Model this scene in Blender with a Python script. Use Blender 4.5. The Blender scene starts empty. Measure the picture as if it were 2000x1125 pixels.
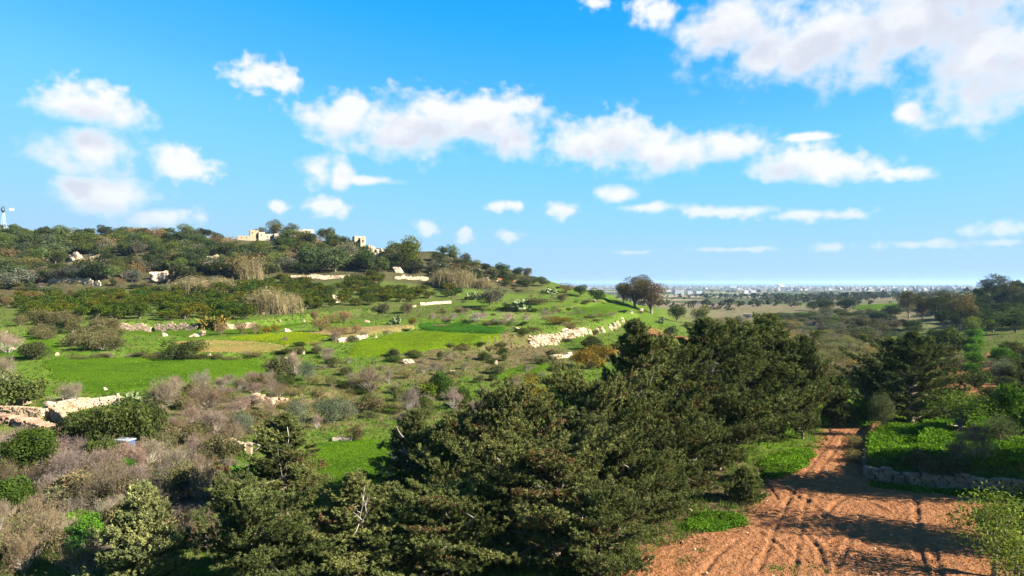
import bpy, math, random
import numpy as np
from mathutils import Vector, Matrix

scene = bpy.context.scene
# ------------------------------------------------------------------ camera, sky, sun, exposure
CAMZ, FPX, HOR = 15.0, 1334.0, 552.0          # camera height, focal length in photo pixels, horizon row
cam_d = bpy.data.cameras.new('camera')
cam = bpy.data.objects.new('camera', cam_d)
scene.collection.objects.link(cam)
cam_d.sensor_width = 36.0
cam_d.lens = FPX / 2000.0 * 36.0
cam_d.clip_start = 0.5
cam_d.clip_end = 300000.0
cam.location = (0, 0, CAMZ)
cam.rotation_euler = (math.radians(90) - math.atan((562.5 - HOR) / FPX), 0, 0)
scene.camera = cam

SUN_EL = math.radians(30)
SUN_AZ = math.atan2(0.94, -0.33)              # clockwise from +Y: to the right, a little behind the camera
SUNV = Vector((math.sin(SUN_AZ) * math.cos(SUN_EL), math.cos(SUN_AZ) * math.cos(SUN_EL), math.sin(SUN_EL)))
sun_d = bpy.data.lights.new('sun', 'SUN')
sun_d.energy = 5.0
sun_d.angle = math.radians(0.5)
sun_d.color = (1.0, 0.90, 0.76)
sun = bpy.data.objects.new('sun', sun_d)
scene.collection.objects.link(sun)
sun.rotation_euler = SUNV.to_track_quat('Z', 'Y').to_euler()
sun.location = (60, -30, 80)

vs = scene.view_settings
vs.view_transform = 'Standard'
vs.look = 'None'
vs.gamma = 1.0
vs.use_curve_mapping = False
vs.exposure = 2.4
scene.render.engine = 'CYCLES'
cy = scene.cycles
cy.max_bounces = 5
cy.diffuse_bounces = 3
cy.glossy_bounces = 1
cy.transmission_bounces = 2
cy.transparent_max_bounces = 4
cy.volume_bounces = 0
cy.caustics_reflective = False
cy.caustics_refractive = False
cy.use_denoising = True


def px_dir(px, py):
    return math.atan2(px - 1000.0, FPX), math.atan2(HOR - py, math.hypot(FPX, px - 1000.0))


# clouds: (px, py, half width, half height) of the lumps each is made of
CLOUDS = [
    (183, 208, 100, 36), (215, 190, 50, 26), (180, 300, 88, 46), (165, 275, 55, 30), (205, 382, 104, 36), (160, 365, 60, 22), (320, 425, 62, 18),
    (350, 322, 62, 30), (372, 300, 26, 18), (505, 146, 62, 28), (540, 158, 44, 18),
    (660, 240, 70, 36), (690, 212, 45, 28), (800, 248, 140, 54), (860, 215, 70, 32), (930, 235, 115, 48), (1015, 268, 46, 40), (985, 210, 60, 24),
    (622, 335, 38, 28), (665, 338, 28, 28), (715, 352, 56, 10),
    (1135, 280, 66, 42), (1210, 262, 58, 42), (1310, 298, 110, 40), (1420, 285, 66, 32), (1540, 315, 85, 32), (1640, 325, 95, 30), (1750, 342, 60, 14),
    (1440, 55, 110, 58), (1600, 75, 200, 78), (1490, 110, 60, 42), (1790, 45, 210, 92), (1950, 130, 160, 96), (1900, -20, 260, 90), (1282, 25, 40, 30),
    (645, 405, 35, 19), (540, 402, 18, 14), (1010, 402, 18, 10), (968, 405, 18, 10), (1092, 408, 36, 15), (1210, 382, 42, 16), (1265, 406, 62, 10),
    (1440, 413, 100, 11), (1570, 420, 85, 11), (910, 460, 16, 14), (1002, 462, 32, 11), (830, 445, 24, 14),
    (1622, 482, 34, 8), (1785, 478, 74, 9), (1965, 447, 70, 14), (1965, 474, 50, 8), (1450, 487, 75, 5), (1240, 493, 32, 5), (1770, 218, 24, 18), (1155, 8, 30, 14),
    (1580, 268, 50, 7),
]


def build_world():
    w = bpy.data.worlds.new('World')
    scene.world = w
    w.use_nodes = True
    nt = w.node_tree
    N, L = nt.nodes, nt.links
    N.clear()

    def nd(t, **k):
        n = N.new(t)
        for a, b in k.items():
            setattr(n, a, b)
        return n

    def math_(op, a, b=None, clamp=False):
        n = nd('ShaderNodeMath', operation=op, use_clamp=clamp)
        for i, v in enumerate((a, b)):
            if v is None:
                continue
            if isinstance(v, (int, float)):
                n.inputs[i].default_value = v
            else:
                L.new(v, n.inputs[i])
        return n.outputs[0]

    def maprange(v, a, b, c=0.0, d=1.0, kind='SMOOTHSTEP'):
        n = nd('ShaderNodeMapRange', interpolation_type=kind)
        L.new(v, n.inputs[0])
        for i, q in enumerate((a, b, c, d)):
            n.inputs[i + 1].default_value = q
        return n.outputs[0]

    def lump_group(name, lumps):
        """distance (in lump radii) to the nearest cloud lump, as 1 - distance"""
        g = bpy.data.node_groups.new(name, 'ShaderNodeTree')
        g.interface.new_socket('Vector', in_out='INPUT', socket_type='NodeSocketVector')
        g.interface.new_socket('Field', in_out='OUTPUT', socket_type='NodeSocketFloat')
        gi = g.nodes.new('NodeGroupInput')
        go = g.nodes.new('NodeGroupOutput')
        last = None
        for (px, py, hw, hh) in lumps:
            az, el = px_dir(px, py)
            k = math.cos(az)
            rx, ry = hw * 1.25 / FPX * k * k, hh * 1.25 / FPX * k
            m = g.nodes.new('ShaderNodeVectorMath'); m.operation = 'MULTIPLY_ADD'
            g.links.new(gi.outputs[0], m.inputs[0])
            m.inputs[1].default_value = (1 / rx, 1 / ry, 0)
            m.inputs[2].default_value = (-az / rx, -el / ry, 0)
            ln = g.nodes.new('ShaderNodeVectorMath'); ln.operation = 'LENGTH'
            g.links.new(m.outputs[0], ln.inputs[0])
            if last is None:
                last = ln.outputs['Value']
            else:
                mi = g.nodes.new('ShaderNodeMath'); mi.operation = 'MINIMUM'
                g.links.new(last, mi.inputs[0]); g.links.new(ln.outputs['Value'], mi.inputs[1])
                last = mi.outputs[0]
        inv = g.nodes.new('ShaderNodeMath'); inv.operation = 'SUBTRACT'
        inv.inputs[0].default_value = 1.0
        g.links.new(last, inv.inputs[1])
        g.links.new(inv.outputs[0], go.inputs[0])
        return g

    g_all = lump_group('cloud_lumps', CLOUDS)
    g_big = lump_group('large_cloud_lumps', [c for c in CLOUDS if c[3] > 30])

    tc = nd('ShaderNodeTexCoord')
    sep = nd('ShaderNodeSeparateXYZ')
    L.new(tc.outputs['Generated'], sep.inputs[0])
    az = math_('ARCTAN2', sep.outputs[0], sep.outputs[1])
    el = math_('ARCSINE', sep.outputs[2])
    com = nd('ShaderNodeCombineXYZ')
    L.new(az, com.inputs[0]); L.new(el, com.inputs[1])

    def offset(vec, off):
        n = nd('ShaderNodeVectorMath', operation='ADD')
        L.new(vec, n.inputs[0])
        n.inputs[1].default_value = off
        return n.outputs[0]

    def noise(vec, scale, detail, rough, dist=0.0, stretch=1.0):
        mp = nd('ShaderNodeMapping')
        L.new(vec, mp.inputs[0])
        mp.inputs['Scale'].default_value = (1, stretch, 1)
        n = nd('ShaderNodeTexNoise')
        n.noise_dimensions = '2D'
        L.new(mp.outputs[0], n.inputs['Vector'])
        n.inputs['Scale'].default_value = scale
        n.inputs['Detail'].default_value = detail
        n.inputs['Roughness'].default_value = rough
        n.inputs['Distortion'].default_value = dist
        return n.outputs[0]

    def use(g, vec):
        gn = nd('ShaderNodeGroup')
        gn.node_tree = g
        L.new(vec, gn.inputs[0])
        return gn.outputs[0]

    vec = com.outputs[0]
    up = offset(vec, (0.005, 0.030, 0))
    # everywhere else in the sky: the same kind of scattered lumps
    nb = noise(offset(vec, (3.1, 1.7, 0)), 5.0, 1.0, 0.5, 0.0, 2.2)
    nb = maprange(nb, 0.50, 0.80, -1.2, 1.1, 'LINEAR')
    o = math_('MAXIMUM', maprange(math_('ABSOLUTE', az), 0.70, 0.85), maprange(el, 0.42, 0.52))
    nb = math_('ADD', math_('MULTIPLY', math_('ADD', nb, 1.2), o), -1.2)
    base = math_('MAXIMUM', math_('MAXIMUM', use(g_all, vec), nb), -1.0)
    n1 = noise(vec, 18.0, 4.0, 0.48, 0.0, 1.25)
    big = use(g_big, up)
    n2 = noise(vec, 60.0, 3.0, 0.45, 0.0, 1.2)
    f0 = math_('ADD', base, math_('MULTIPLY', math_('ADD', n1, -0.46), 1.5))
    f0 = math_('ADD', f0, math_('MULTIPLY', math_('ADD', n2, -0.5), maprange(big, -0.9, -0.1, 1.35, 0.5)))
    n1u = noise(up, 19.0, 3.0, 0.5, 0.0, 1.25)
    f1 = math_('ADD', math_('MAXIMUM', math_('MAXIMUM', big, nb), -1.0), math_('MULTIPLY', math_('ADD', n1u, -0.46), 1.5))
    dens = maprange(f0, -0.10, 0.85)
    dens = math_('MULTIPLY', dens, maprange(el, 0.0, 0.14, 0.35, 0.97))
    thick = maprange(f0, 0.25, 0.95, 0.0, 1.0)
    under = maprange(f1, 0.05, 0.85, 0.0, 1.0)
    mixl = math_('SUBTRACT', 1.0, math_('MULTIPLY', math_('MULTIPLY', thick, under), 1.0))  # cloud shading done in colour: thick undersides grey, the rest white

    sky = nd('ShaderNodeTexSky', sky_type='NISHITA')
    sky.sun_disc = False
    sky.sun_elevation = SUN_EL
    sky.sun_rotation = SUN_AZ
    sky.altitude = 300.0
    sky.air_density = 0.7
    sky.dust_density = 0.0
    sky.ozone_density = 6.0
    # the camera's own colour response to that sky: deep azure above, pale blue towards the horizon
    sc_ = nd('ShaderNodeMix', data_type='RGBA', blend_type='MULTIPLY')
    sc_.inputs['Factor'].default_value = 1.0
    L.new(sky.outputs[0], sc_.inputs['A'])
    sc_.inputs['B'].default_value = (0.1, 0.1, 0.1, 1)
    cu = nd('ShaderNodeRGBCurve')
    resp = [[(0.0, 0.0), (0.055, 0.015), (0.072, 0.06), (0.12, 0.21), (0.20, 0.33), (0.33, 0.42), (0.6, 0.42), (1, 0.42)],
            [(0.0, 0.0), (0.13, 0.42), (0.17, 0.51), (0.245, 0.66), (0.36, 0.71), (0.52, 0.71), (0.70, 0.66), (1, 0.66)],
            [(0.0, 0.0), (0.28, 0.97), (0.45, 1.0), (0.7, 0.98), (1, 0.94)]]
    for c_, pts_ in zip(cu.mapping.curves[:3], resp):
        c_.points[0].location, c_.points[1].location = pts_[0], pts_[-1]
        for q in pts_[1:-1]:
            c_.points.new(*q)
    cu.mapping.update()
    L.new(sc_.outputs['Result'], cu.inputs['Color'])
    hs = nd('ShaderNodeMix', data_type='RGBA', blend_type='MULTIPLY')
    hs.inputs['Factor'].default_value = 1.0
    L.new(cu.outputs[0], hs.inputs['A'])
    hs.inputs['B'].default_value = (3.75, 3.75, 3.75, 1)
    cm = nd('ShaderNodeMix', data_type='RGBA')
    L.new(mixl, cm.inputs['Factor'])
    cm.inputs['A'].default_value = (2.72, 2.84, 3.2, 1)
    cm.inputs['B'].default_value = (3.68, 3.72, 3.85, 1)
    mx = nd('ShaderNodeMix', data_type='RGBA')
    L.new(dens, mx.inputs['Factor'])
    L.new(hs.outputs['Result'], mx.inputs['A'])
    L.new(cm.outputs['Result'], mx.inputs['B'])
    bg = nd('ShaderNodeBackground')
    bg.inputs['Strength'].default_value = 0.052
    L.new(mx.outputs['Result'], bg.inputs['Color'])
    out = nd('ShaderNodeOutputWorld')
    L.new(bg.outputs[0], out.inputs['Surface'])
    w.cycles.sampling_method = 'MANUAL'
    w.cycles.sample_map_resolution = 512


build_world()
C = scene.collection
rng = np.random.default_rng(7)
random.seed(7)


# ------------------------------------------------------------------ helpers
def vnoise(x, y, seed=0):
    """value noise, numpy arrays"""
    xi, yi = np.floor(x).astype(np.int64), np.floor(y).astype(np.int64)
    xf, yf = x - xi, y - yi
    u, v = xf * xf * (3 - 2 * xf), yf * yf * (3 - 2 * yf)

    def h(a, b):
        n = (a * 374761393 + b * 668265263 + seed * 1442695041) & 0xFFFFFFFF
        n = ((n ^ (n >> 13)) * 1274126177) & 0xFFFFFFFF
        return ((n ^ (n >> 16)) & 0xFFFF) / 65535.0
    a, b, c, d = h(xi, yi), h(xi + 1, yi), h(xi, yi + 1), h(xi + 1, yi + 1)
    return (a + (b - a) * u) * (1 - v) + (c + (d - c) * u) * v


def fbm(x, y, octs=4, seed=0):
    s, a, t = 0.0, 1.0, 0.0
    for o in range(octs):
        s = s + a * vnoise(x * 2 ** o, y * 2 ** o, seed + o * 17)
        t += a
        a *= 0.5
    return s / t - 0.5


def sstep(a, b, x):
    t = np.clip((x - a) / (b - a), 0, 1)
    return t * t * (3 - 2 * t)


def make_mesh(name, verts, faces, mat=None, col=None, smooth=False):
    """faces: array (M,k); col: per-vertex rgb"""
    verts = np.asarray(verts, dtype=np.float32)
    me = bpy.data.meshes.new(name)
    if not isinstance(faces, (list, tuple)):
        faces = [faces]
    faces = [np.asarray(f, dtype=np.int32) for f in faces if len(f)]
    nl = sum(f.size for f in faces)
    npoly = sum(len(f) for f in faces)
    me.vertices.add(len(verts))
    me.vertices.foreach_set('co', verts.ravel())
    me.loops.add(nl)
    me.loops.foreach_set('vertex_index', np.concatenate([f.ravel() for f in faces]))
    me.polygons.add(npoly)
    starts, s = [], 0
    for f in faces:
        starts.append(s + np.arange(len(f)) * f.shape[1])
        s += f.size
    me.polygons.foreach_set('loop_start', np.concatenate(starts).astype(np.int32))
    me.polygons.foreach_set('use_smooth', np.full(npoly, bool(smooth)))
    me.update(calc_edges=True)
    if col is not None:
        a = me.attributes.new('col', 'FLOAT_COLOR', 'POINT')
        c4 = np.ones((len(verts), 4), dtype=np.float32)
        c4[:, :3] = col
        a.data.foreach_set('color', c4.ravel())
    if mat:
        me.materials.append(mat)
    return me


class MB:
    """collects pieces of one mesh"""
    def __init__(self):
        self.v, self.f4, self.f3, self.c, self.n = [], [], [], [], 0

    def add(self, v, f, c=(1, 1, 1)):
        v = np.asarray(v, dtype=np.float32).reshape(-1, 3)
        f = np.asarray(f, dtype=np.int64)
        (self.f4 if f.shape[1] == 4 else self.f3).append(f + self.n)
        self.v.append(v)
        c = np.asarray(c, dtype=np.float32)
        self.c.append(np.broadcast_to(c, (len(v), 3)))
        self.n += len(v)

    def mesh(self, name, mat=None, smooth=False):
        fs = []
        if self.f4:
            fs.append(np.concatenate(self.f4))
        if self.f3:
            fs.append(np.concatenate(self.f3))
        return make_mesh(name, np.concatenate(self.v), fs, mat, np.concatenate(self.c), smooth)

    def box(self, lo, hi, c=(1, 1, 1), rot=0.0, ctr=None):
        x0, y0, z0 = lo
        x1, y1, z1 = hi
        v = np.array([(x0, y0, z0), (x1, y0, z0), (x1, y1, z0), (x0, y1, z0), (x0, y0, z1), (x1, y0, z1), (x1, y1, z1), (x0, y1, z1)], dtype=float)
        if rot:
            v = rotz(v, rot)
        if ctr is not None:
            v = v + np.array(ctr)
        self.add(v, [(0, 3, 2, 1), (4, 5, 6, 7), (0, 1, 5, 4), (1, 2, 6, 5), (2, 3, 7, 6), (3, 0, 4, 7)], c)

    def tube(self, pts, rad, sides=5, c=(1, 1, 1)):
        pts = np.asarray(pts, dtype=float)
        n = len(pts)
        rad = np.broadcast_to(np.asarray(rad, dtype=float), (n,))
        t = np.gradient(pts, axis=0)
        t /= np.linalg.norm(t, axis=1, keepdims=True) + 1e-9
        ref = np.where(np.abs(t[:, 2:3]) > 0.9, np.array([[1.0, 0, 0]]), np.array([[0, 0, 1.0]]))
        a = np.cross(t, ref)
        a /= np.linalg.norm(a, axis=1, keepdims=True) + 1e-9
        b = np.cross(t, a)
        ang = np.arange(sides) / sides * 2 * math.pi
        ring = (a[:, None, :] * np.cos(ang)[None, :, None] + b[:, None, :] * np.sin(ang)[None, :, None]) * rad[:, None, None] + pts[:, None, :]
        f = []
        for i in range(n - 1):
            for k in range(sides):
                f.append((i * sides + k, i * sides + (k + 1) % sides, (i + 1) * sides + (k + 1) % sides, (i + 1) * sides + k))
        self.add(ring.reshape(-1, 3), f, c)


def rotz(v, a):
    c, s = math.cos(a), math.sin(a)
    v = np.asarray(v, dtype=float)
    o = v.copy()
    o[..., 0] = v[..., 0] * c - v[..., 1] * s
    o[..., 1] = v[..., 0] * s + v[..., 1] * c
    return o


def unit(v):
    return v / (np.linalg.norm(v, axis=-1, keepdims=True) + 1e-9)


def add_quads(mb, ctr, nrm, ll, ww, col, along=None, r=None):
    """leaf-sized faces: centre, normal, length, width; along = preferred long direction"""
    r = r or rng
    n = len(ctr)
    if along is None:
        along = r.normal(size=(n, 3))
    t = along - nrm * np.sum(along * nrm, axis=1, keepdims=True)
    t = unit(t)
    b = np.cross(nrm, t)
    ll = np.broadcast_to(ll, (n,))[:, None] * 0.5
    ww = np.broadcast_to(ww, (n,))[:, None] * 0.5
    v = np.stack([ctr - t * ll, ctr + b * ww - t * ll * 0.1, ctr + t * ll, ctr - b * ww - t * ll * 0.1], axis=1)
    f = np.arange(n * 4).reshape(n, 4)
    mb.add(v.reshape(-1, 3), f, np.repeat(np.broadcast_to(col, (n, 3)), 4, axis=0))


def add_blades(mb, base, tip, w, col, r=None):
    """thin triangles from base to tip"""
    r = r or rng
    n = len(base)
    d = unit(tip - base)
    side = unit(np.cross(d, r.normal(size=(n, 3)))) * np.broadcast_to(w, (n,))[:, None] * 0.5
    v = np.stack([base - side, base + side, tip], axis=1)
    mb.add(v.reshape(-1, 3), np.arange(n * 3).reshape(n, 3), np.repeat(np.broadcast_to(col, (n, 3)), 3, axis=0))


def link(name, data, parent=None, loc=None, rz=0.0, scale=None, color=None):
    o = bpy.data.objects.new(name, data)
    C.objects.link(o)
    if parent is not None:
        o.parent = parent
    if loc is not None:
        o.location = loc
    if rz:
        o.rotation_euler = (0, 0, rz)
    if scale is not None:
        o.scale = scale
    if color is not None:
        o.color = (*color, 1)
    return o


def tag(o, label=None, cat=None, group=None, kind=None):
    if label:
        o['label'] = label
    if cat:
        o['category'] = cat
    if group:
        o['group'] = group
    if kind:
        o['kind'] = kind
    return o


# ------------------------------------------------------------------ materials
def new_mat(name):
    m = bpy.data.materials.new(name)
    m.use_nodes = True
    nt = m.node_tree
    nt.nodes.clear()
    return m, nt


class NB:
    def __init__(self, nt, k=1.0):
        self.nt, self.N, self.L, self.k = nt, nt.nodes, nt.links, k

    def albedo(self, col):
        return col if self.k == 1.0 else self.mix(1.0, col, (self.k, self.k, self.k), 'MULTIPLY')

    def put(self, sock, v):
        if isinstance(v, (int, float)):
            sock.default_value = v
        elif isinstance(v, tuple):
            sock.default_value = v if len(v) == len(sock.default_value) else (*v, 1)
        else:
            self.L.new(v, sock)

    def noise(self, scale, detail=4, rough=0.55, vec=None, dist=0.0):
        n = self.N.new('ShaderNodeTexNoise')
        n.inputs['Scale'].default_value = scale
        n.inputs['Detail'].default_value = detail
        n.inputs['Roughness'].default_value = rough
        n.inputs['Distortion'].default_value = dist
        if vec is not None:
            self.L.new(vec, n.inputs['Vector'])
        return n.outputs[0]

    def pos(self):
        return self.N.new('ShaderNodeNewGeometry').outputs['Position']

    def attr(self, name, out='Color'):
        n = self.N.new('ShaderNodeAttribute')
        n.attribute_name = name
        return n.outputs[out]

    def math(self, op, a, b=None, clamp=False):
        n = self.N.new('ShaderNodeMath')
        n.operation = op
        n.use_clamp = clamp
        self.put(n.inputs[0], a)
        if b is not None:
            self.put(n.inputs[1], b)
        return n.outputs[0]

    def ramp(self, v, a, b, c=0.0, d=1.0):
        n = self.N.new('ShaderNodeMapRange')
        n.interpolation_type = 'SMOOTHSTEP'
        self.put(n.inputs[0], v)
        for i, q in enumerate((a, b, c, d)):
            n.inputs[i + 1].default_value = q
        return n.outputs[0]

    def mix(self, f, a, b, mode='MIX'):
        n = self.N.new('ShaderNodeMix')
        n.data_type = 'RGBA'
        n.blend_type = mode
        self.put(n.inputs['Factor'], f)
        self.put(n.inputs['A'], a)
        self.put(n.inputs['B'], b)
        return n.outputs['Result']

    def gray(self, v):
        n = self.N.new('ShaderNodeCombineColor')
        for i in range(3):
            self.L.new(v, n.inputs[i])
        return n.outputs[0]

    def bump(self, h, strength, dist):
        n = self.N.new('ShaderNodeBump')
        n.inputs['Strength'].default_value = strength
        n.inputs['Distance'].default_value = dist
        self.L.new(h, n.inputs['Height'])
        return n.outputs[0]

    def diffuse(self, col, normal=None, rough=0.9):
        n = self.N.new('ShaderNodeBsdfDiffuse')
        self.put(n.inputs['Color'], self.albedo(col))
        n.inputs['Roughness'].default_value = 0.3
        if normal is not None:
            self.L.new(normal, n.inputs['Normal'])
        return n.outputs[0]

    def principled(self, col, rough=0.7, normal=None, spec=0.3, metal=0.0):
        n = self.N.new('ShaderNodeBsdfPrincipled')
        self.put(n.inputs['Base Color'], self.albedo(col))
        self.put(n.inputs['Roughness'], rough)
        n.inputs['Specular IOR Level'].default_value = spec
        n.inputs['Metallic'].default_value = metal
        if normal is not None:
            self.L.new(normal, n.inputs['Normal'])
        return n.outputs[0]

    def out(self, sh):
        o = self.N.new('ShaderNodeOutputMaterial')
        self.L.new(sh, o.inputs['Surface'])


def leaf_material(name, trans=0.28, var=0.35):
    """leaf colour from each leaf's own colour, varied per plant"""
    m, nt = new_mat(name)
    b = NB(nt, 0.60)
    oi = b.N.new('ShaderNodeObjectInfo')
    c = b.mix(1.0, b.attr('col'), oi.outputs['Color'], 'MULTIPLY')
    n = b.noise(0.45, 3, 0.6, b.pos())
    c = b.mix(1.0, c, b.gray(b.ramp(n, 0.25, 0.75, 1 - var, 1 + var)), 'MULTIPLY')
    d = b.diffuse(c)
    t = b.N.new('ShaderNodeBsdfTranslucent')
    b.put(t.inputs['Color'], b.mix(1.0, c, (0.69, 0.72, 0.42), 'MULTIPLY'))
    ms = b.N.new('ShaderNodeMixShader')
    ms.inputs[0].default_value = trans
    b.L.new(d, ms.inputs[1])
    b.L.new(t.outputs[0], ms.inputs[2])
    b.out(ms.outputs[0])
    return m


def plain_material(name, c1, c2, scale=2.0, bump=0.3, rough=0.85, spec=0.2, use_col=False, detail=6, k=0.62):
    m, nt = new_mat(name)
    b = NB(nt, k)
    p = b.pos()
    n = b.noise(scale, detail, 0.62, p)
    c = b.mix(b.ramp(n, 0.3, 0.7), c1, c2)
    if use_col:
        oi = b.N.new('ShaderNodeObjectInfo')
        c = b.mix(1.0, c, b.mix(1.0, b.attr('col'), oi.outputs['Color'], 'MULTIPLY'), 'MULTIPLY')
    nm = b.bump(n, bump, 0.15 / max(scale, 0.2)) if bump else None
    b.out(b.principled(c, rough, nm, spec))
    return m


M_LEAF = leaf_material('leaf', 0.28)
M_NEEDLE = leaf_material('needle', 0.15, 0.25)
M_GRASS = leaf_material('grass_blade', 0.35, 0.25)
M_BARK = plain_material('bark', (0.16, 0.12, 0.09), (0.27, 0.22, 0.17), 3.0, 0.5)
M_TWIG = plain_material('bare_twig', (0.85, 0.85, 0.85), (1.15, 1.1, 1.05), 1.0, 0.0, use_col=True)
M_DEAD = plain_material('dead_wood', (0.42, 0.38, 0.33), (0.55, 0.5, 0.44), 4.0, 0.2)
M_PAD = plain_material('cactus_pad', (0.9, 0.9, 0.9), (1.15, 1.15, 1.1), 1.2, 0.1, rough=0.6, use_col=True)


def stone_material(name, pale=(0.62, 0.54, 0.43), dark=(0.40, 0.33, 0.25), crack=True, use_col=True):
    m, nt = new_mat(name)
    b = NB(nt, 0.66)
    p = b.pos()
    n1 = b.noise(0.6, 7, 0.65, p)
    n2 = b.noise(4.0, 6, 0.7, p)
    c = b.mix(b.ramp(n1, 0.32, 0.62), dark, pale)
    c = b.mix(b.ramp(n2, 0.58, 0.75, 0, 0.55), c, (0.26, 0.23, 0.19))
    if use_col:
        oi = b.N.new('ShaderNodeObjectInfo')
        c = b.mix(1.0, c, b.mix(1.0, b.attr('col'), oi.outputs['Color'], 'MULTIPLY'), 'MULTIPLY')
    h = b.math('ADD', n1, b.math('MULTIPLY', n2, 0.4))
    b.out(b.principled(c, 0.9, b.bump(h, 0.7, 0.25), 0.15))
    return m


M_STONE = stone_material('limestone')
M_WALLSTONE = stone_material('wall_stone', (0.58, 0.5, 0.4), (0.42, 0.35, 0.27))


# ------------------------------------------------------------------ terrain
# surveyed heights: photo column of the line of sight, distance ahead, height
CTRL = {
    -900: [(35, 0), (70, 2.5), (110, 3.5), (150, 6), (200, 9), (260, 17), (340, 40), (450, 42), (1000, 38), (3000, 0), (8000, -30)],
    -300: [(35, -.2), (50, .3), (66, 2.3), (110, 3.2), (150, 6.0), (185, 8.5), (230, 12), (260, 16.5), (290, 27), (335, 43), (450, 44), (1000, 38)],
    0: [(35, -.2), (50, .3), (66, 2.3), (80, 2.9), (110, 3.2), (145, 5), (152, 6.4), (185, 8.5), (230, 12), (260, 16.5), (290, 27), (335, 42.5), (400, 43), (700, 40), (1500, 25), (4000, -20), (8000, -32)],
    300: [(35, -.3), (50, .2), (66, 1.8), (78, 2.9), (108, 3.3), (120, 4.2), (147, 5.2), (153, 6.6), (185, 8.5), (230, 12), (260, 16.5), (290, 26), (335, 40), (400, 41), (800, 36), (1500, 25)],
    600: [(35, -.4), (50, -.3), (62, -.2), (78, .6), (95, 2.4), (106, 3.2), (112, 4.2), (140, 4.9), (165, 6.6), (200, 8.5), (235, 11.5), (260, 15), (285, 24), (330, 36), (420, 37), (800, 30), (1500, 18)],
    850: [(35, -.3), (45, -.3), (62, -.2), (80, .3), (100, 1.8), (120, 4.2), (150, 5.2), (180, 6.3), (230, 9), (265, 13), (290, 20), (325, 30), (420, 28), (800, 14), (1500, 0)],
    1000: [(30, -.1), (45, -.2), (80, .1), (100, .8), (120, 2.5), (135, 4.8), (165, 5.6), (220, 8), (270, 12), (310, 17), (345, 21), (450, 17), (900, -4), (2000, -17), (8000, -28)],
    1100: [(60, 0), (90, .3), (120, 1.7), (145, 2.6), (155, 5), (190, 6), (240, 8.5), (290, 11.5), (340, 14.5), (450, 9), (900, -7)],
    1200: [(30, 0), (60, 0), (100, .6), (140, 2), (175, 3.5), (190, 5.5), (230, 6.5), (290, 9), (400, 4), (600, -3), (1200, -11)],
    1300: [(52, 0), (100, .3), (150, 2), (180, 2), (210, 2), (300, 0), (500, -4), (1000, -9)],
    1400: [(30, 0), (45, 0), (75, -.1), (120, -.3), (250, -.5), (500, -4), (1000, -9), (2000, -17), (4000, -26), (8000, -28)],
    1600: [(20, 0), (40, 0), (75, -.1), (120, -1), (200, -1.5), (300, -1), (500, -2.5), (1000, -8), (2000, -17), (4000, -25), (8000, -27)],
    1800: [(30, 0), (50, 0), (75, 0), (110, -.5), (150, -.5), (230, 0), (300, .5), (500, 0), (1000, -6), (2000, -14), (4000, -21), (8000, -24)],
    2000: [(30, 0), (50, .1), (75, .2), (110, .5), (150, 2), (200, 3), (280, 7), (350, 12), (450, 12), (700, 7), (1500, -2), (4000, -17), (8000, -23)],
    2300: [(30, 0), (75, .4), (150, 4), (280, 11), (400, 16), (1000, 10), (4000, -12), (8000, -23)],
    2900: [(30, 0), (75, 1), (150, 5), (280, 14), (400, 20), (1000, 12), (4000, -10), (8000, -23)],
}
pts, zz = [], []
for px, rows in CTRL.items():
    for D, z in rows:
        X = (px - 1000) / FPX * D
        pts.append((math.atan2(X, D) * 2.2, math.log(math.hypot(X, D))))
        zz.append(z)
for th in (-1.5, -1.0, 0, 1.0, 1.5):
    pts.append((th, math.log(6.0)))
    zz.append(0.0)
KP, KZ = np.array(pts), np.array(zz)


def _ker(r):
    return r


def _solve():
    n = len(KP)
    d = np.linalg.norm(KP[:, None] - KP[None], axis=2)
    A = np.zeros((n + 3, n + 3))
    A[:n, :n] = _ker(d) - np.eye(n) * 0.003
    A[:n, n] = 1
    A[:n, n + 1:] = KP
    A[n, :n] = 1
    A[n + 1:, :n] = KP.T
    return np.linalg.solve(A, np.concatenate([KZ, np.zeros(3)]))


KW = _solve()
TH_MAX = 1.0


def base_z(X, Y):
    X, Y = np.asarray(X, dtype=float), np.asarray(Y, dtype=float)
    sh = X.shape
    X, Y = X.ravel(), Y.ravel()
    th = np.clip(np.arctan2(X, Y), -TH_MAX, TH_MAX) * 2.2
    lr = np.log(np.clip(np.hypot(X, Y), 6.0, 9000))
    out = np.empty(len(X))
    for i in range(0, len(X), 40000):
        q = np.stack([th[i:i + 40000], lr[i:i + 40000]], axis=1)
        d = np.sqrt(np.maximum(((q[:, None] - KP[None]) ** 2).sum(axis=2), 1e-12))
        out[i:i + 40000] = _ker(d) @ KW[:-3] + KW[-3] + q @ KW[-2:]
    r = np.hypot(X, Y)
    out -= sstep(8400, 9000, r) * 60            # the coast
    return out.reshape(sh)


def seg_dist(X, Y, poly):
    """distance to a polyline, signed side (left of travel positive), and position along it 0..1"""
    poly = np.asarray(poly, dtype=float)
    best = np.full(X.shape, 1e9)
    side = np.zeros(X.shape)
    t01 = np.zeros(X.shape)
    n = len(poly) - 1
    for i in range(n):
        a, b = poly[i], poly[i + 1]
        d = b - a
        t = np.clip(((X - a[0]) * d[0] + (Y - a[1]) * d[1]) / (d @ d), 0, 1)
        dx, dy = X - a[0] - t * d[0], Y - a[1] - t * d[1]
        ds = np.hypot(dx, dy)
        s = np.sign(d[0] * dy - d[1] * dx)
        m = ds < best
        best = np.where(m, ds, best)
        side = np.where(m, s, side)
        t01 = np.where(m, (i + t) / n, t01)
    return best, side, t01


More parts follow.
